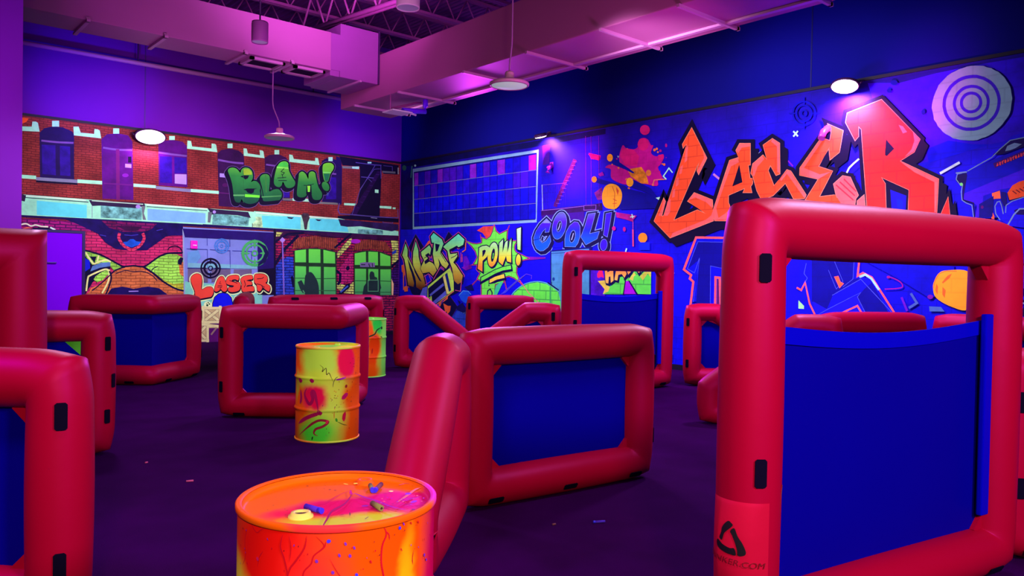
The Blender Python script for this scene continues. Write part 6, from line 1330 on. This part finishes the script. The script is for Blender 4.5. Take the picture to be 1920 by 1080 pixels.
# big orange-ended dart and squiggles at right
a = Art('R', zq, 4.8)
a.fill([(500, 240), (1300, 270), (1300, 400), (1120, 560), (1060, 560), (800, 400)], pR((6, 2, 200), wear=.2)); a.fill([(1110, 480), (1120, 420), (1160, 350), (1230, 322), (1420, 330), (1460, 470), (1420, 670), (1280, 650), (1140, 570)], ORD, smooth=True); a.stroke([(1115, 480), (1125, 420), (1165, 352), (1230, 326), (1320, 330)], 8, pR((252, 96, 50)))
for p in ([(1190, 430), (1240, 370), (1280, 350), (1260, 390), (1200, 440)], [(1140, 440), (1156, 470), (1150, 540), (1130, 500)], [(1195, 470), (1225, 500), (1215, 570), (1195, 540)]): a.fill(p, pR((236, 86, 40)))
a.stroke([(705, 380), (760, 395), (820, 430), (835, 470), (780, 485), (680, 490)], 10, pR((150, 10, 150)), smooth=True); a.fill(ell(710, 382, 16, 12), pR((150, 10, 150))); a.stroke([(915, 535), (965, 615), (900, 655)], 22, pR((70, 84, 190))); a.fill([(1075, 645), (1180, 650), (1215, 692), (1080, 690)], pR((70, 90, 190))); a.stroke([(830, 570), (875, 680)], 20, pR((100, 10, 200))); a.fill(ell(1085, 560, 26, 20), pR((120, 10, 170)))
a.done('painted_dart', 'big orange-ended dart')
# target rings, faint crosshair
a = Art('R', z8, 4.355); TG = pR((126, 138, 196), wear=.08); TD = pR((58, 14, 214), wear=.1)
rt = random.Random(11)
def rag(cx, cy, rx, ry, tilt, am, n=60): return [(cx+(x-cx)*(1+rt.uniform(-am, am)), cy+(y-cy)*(1+rt.uniform(-am, am))) for x, y in ell(cx, cy, rx, ry, tilt, n)]
a.fill(rag(1500, 497, 336, 296, -0.5, .012), TG)
a.stroke(rag(1497, 495, 228, 212, -0.5, .006, 48), 27, TD, True); a.stroke(rag(1494, 494, 140, 132, -0.5, .008, 40), 25, TD, True); a.stroke(rag(1492, 492, 80, 76, -0.5, .008, 32), 25, TD, True)
a.done('painted_target', 'round grey target rings'); a = Art('R', z8, 4.355)
for r, w in ((92, 14), (62, 12), (22, 12)): a.stroke(ell(130, 580, r, r*1.05), w, pR((8, 2, 170), wear=.2), True)
for dx, dy in ((1, 0), (-1, 0), (0, 1), (0, -1)): a.stroke([(130+dx*60, 580+dy*62), (130+dx*122, 580+dy*128)], 10, pR((8, 2, 170), wear=.2))
b_ = Each('R', z8, 4.355, 'painted_spot'); b_.fill(ell(825, 395, 20, 18, n=10), DKB); b_.fill(ell(1103, 570, 16, 22, n=10), DKB); b_.fill(ell(865, 330, 30, 22, n=10), DKB)
a.done('painted_crosshairs', 'faint dark crosshair')
# toy blaster
a = Art('R', zg, 5.144); GOL = pR((110, 120, 190)); VB = pR((60, 10, 226), wear=.2); DKV = pR((22, 4, 90), wear=.2)
a.fill([(250, 800), (285, 520), (560, 400), (823, 300), (1100, 180), (1100, 900), (800, 900), (700, 960), (400, 980), (380, 870), (340, 830)], pR((14, 4, 196), wear=.2)); a.fill([(250, 795), (258, 735), (560, 610), (823, 505), (1100, 400), (1100, 560), (823, 660), (600, 700), (440, 760), (420, 960), (360, 970), (380, 850), (330, 820)], VB)
a.fill([(530, 365), (600, 310), (700, 225), (823, 200), (1100, 120), (1100, 200), (823, 290), (620, 360)], DKV); a.fill([(650, 330), (670, 280), (740, 250), (810, 262), (750, 300), (700, 320)], GOL)
a.stroke([(290, 520), (430, 440), (520, 390), (600, 310), (700, 225), (823, 200), (1100, 110)], 9, GOL); a.stroke([(180, 540), (275, 530)], 14, GOL); a.fill([(185, 560), (280, 540), (285, 570), (255, 720), (250, 810), (235, 800), (240, 680), (180, 620)], DKV); a.stroke([(235, 540), (190, 550), (178, 600), (215, 650), (240, 655), (228, 720), (235, 800), (270, 825), (330, 850), (345, 960)], 8, GOL); a.fill(ell(228, 648, 16, 16, n=10), pR((110, 190, 120)))
a.stroke([(250, 800), (345, 830), (355, 960)], 12, INK)
def red_bits(x0, y0, x1, y1, n, m, hgt=34):
    for i in range(n):
        x = x0+(x1-x0)*i/n; y = y0+(y1-y0)*i/n; w = (x1-x0)/n*.72; s = (y1-y0)/(x1-x0)
        k = i % 4
        if k == 0: P = [[(x, y), (x+w/2, y-hgt+s*w/2), (x+w, y+s*w)]]
        elif k == 1: P = [[(x, y), (x, y-hgt), (x+w*.3, y-hgt), (x+w*.3, y)], [(x+w*.6, y), (x+w*.6, y-hgt), (x+w, y-hgt), (x+w, y)]]
        elif k == 2: P = [[(x, y-hgt*.7), (x+w, y-hgt+s*w), (x+w, y-hgt*.7+s*w), (x, y-hgt*.4)], [(x+w*.35, y), (x+w*.35, y-hgt*.7), (x+w*.7, y-hgt*.8), (x+w*.7, y)]]
        else: P = [ell(x+w/2, y-hgt/2, w/2, hgt/2, n=10)]
        for p in P: a.fill(p, m)
a.stroke([(560, 462), (823, 352), (1080, 250)], 46, pR((60, 4, 110))); red_bits(566, 476, 1080, 268, 20, pR((246, 60, 70)))
a.fill([(670, 735), (720, 660), (780, 625), (900, 590), (1100, 560), (1100, 720), (823, 770), (690, 800)], pR((230, 70, 40), wear=.15))
for k in range(8): a.stroke([(725+k*34, 715-k*12), (758+k*34, 738-k*12)], 10, pR((110, 20, 40)))
a.stroke([(670, 735), (690, 805), (823, 770), (1100, 710)], 8, INK); a.fill([(522, 735), (600, 708), (608, 785), (530, 790)], pR((250, 90, 70))); a.fill([(612, 720), (660, 725), (670, 850), (640, 860), (610, 800)], pR((18, 4, 110))); a.fill([(520, 890), (548, 960), (545, 985), (520, 980)], pR((240, 80, 60))); a.fill([(400, 840), (540, 760), (530, 960), (400, 980)], pR((12, 4, 130), wear=.3)); a.fill(ell(430, 868, 14, 16, n=10), pR((90, 4, 120)))
a.fill([(550, 900), (560, 830), (590, 810), (615, 850), (630, 930), (660, 850), (720, 810), (823, 780), (1100, 760), (1100, 1100), (700, 1050), (600, 990)], pR((24, 6, 226), wear=.15)); a.stroke([(600, 990), (560, 930), (552, 860), (575, 818), (600, 812), (618, 860), (632, 930)], 9, GOL); a.stroke([(655, 920), (660, 850), (720, 810), (823, 775), (1000, 740)], 8, GOL); a.fill([(735, 900), (770, 885), (823, 890), (1000, 880), (1000, 950), (760, 940)], DKV); a.stroke([(680, 1035), (735, 940), (790, 885), (900, 880)], 14, GOL)
a.z = ze; a.s = 3.6
a.fill([(310, 420), (600, 400), (600, 580), (325, 580), (300, 640), (285, 700)], pR((80, 10, 214), wear=.2)); a.stroke([(310, 600), (318, 560), (312, 500), (318, 420), (420, 415)], 14, INK); a.fill(ell(335, 590, 26, 26), GOL); a.stroke([(290, 640), (305, 600), (325, 580)], 14, INK); a.stroke([(285, 640), (330, 655), (450, 690)], 18, INK); a.stroke([(285, 655), (330, 668), (440, 705)], 12, GOL); a.fill([(340, 760), (365, 700), (460, 700), (460, 800)], INK); a.fill([(285, 785), (460, 780), (460, 930), (290, 980)], pR((94, 10, 226), wear=.15)); a.fill([(285, 820), (330, 815), (310, 840)], INK); a.stroke([(285, 985), (460, 920)], 26, INK); a.fill(ell(298, 310, 24, 28), pR((110, 90, 200), wear=.4)); a.fill([(283, 1000), (300, 1000), (290, 1070)], pR((250, 200, 190))); a.fill([(300, 1010), (460, 960), (460, 1100), (310, 1100)], pR((170, 10, 60)))
a.done('painted_toy_blaster', 'blue and orange toy blaster outline')
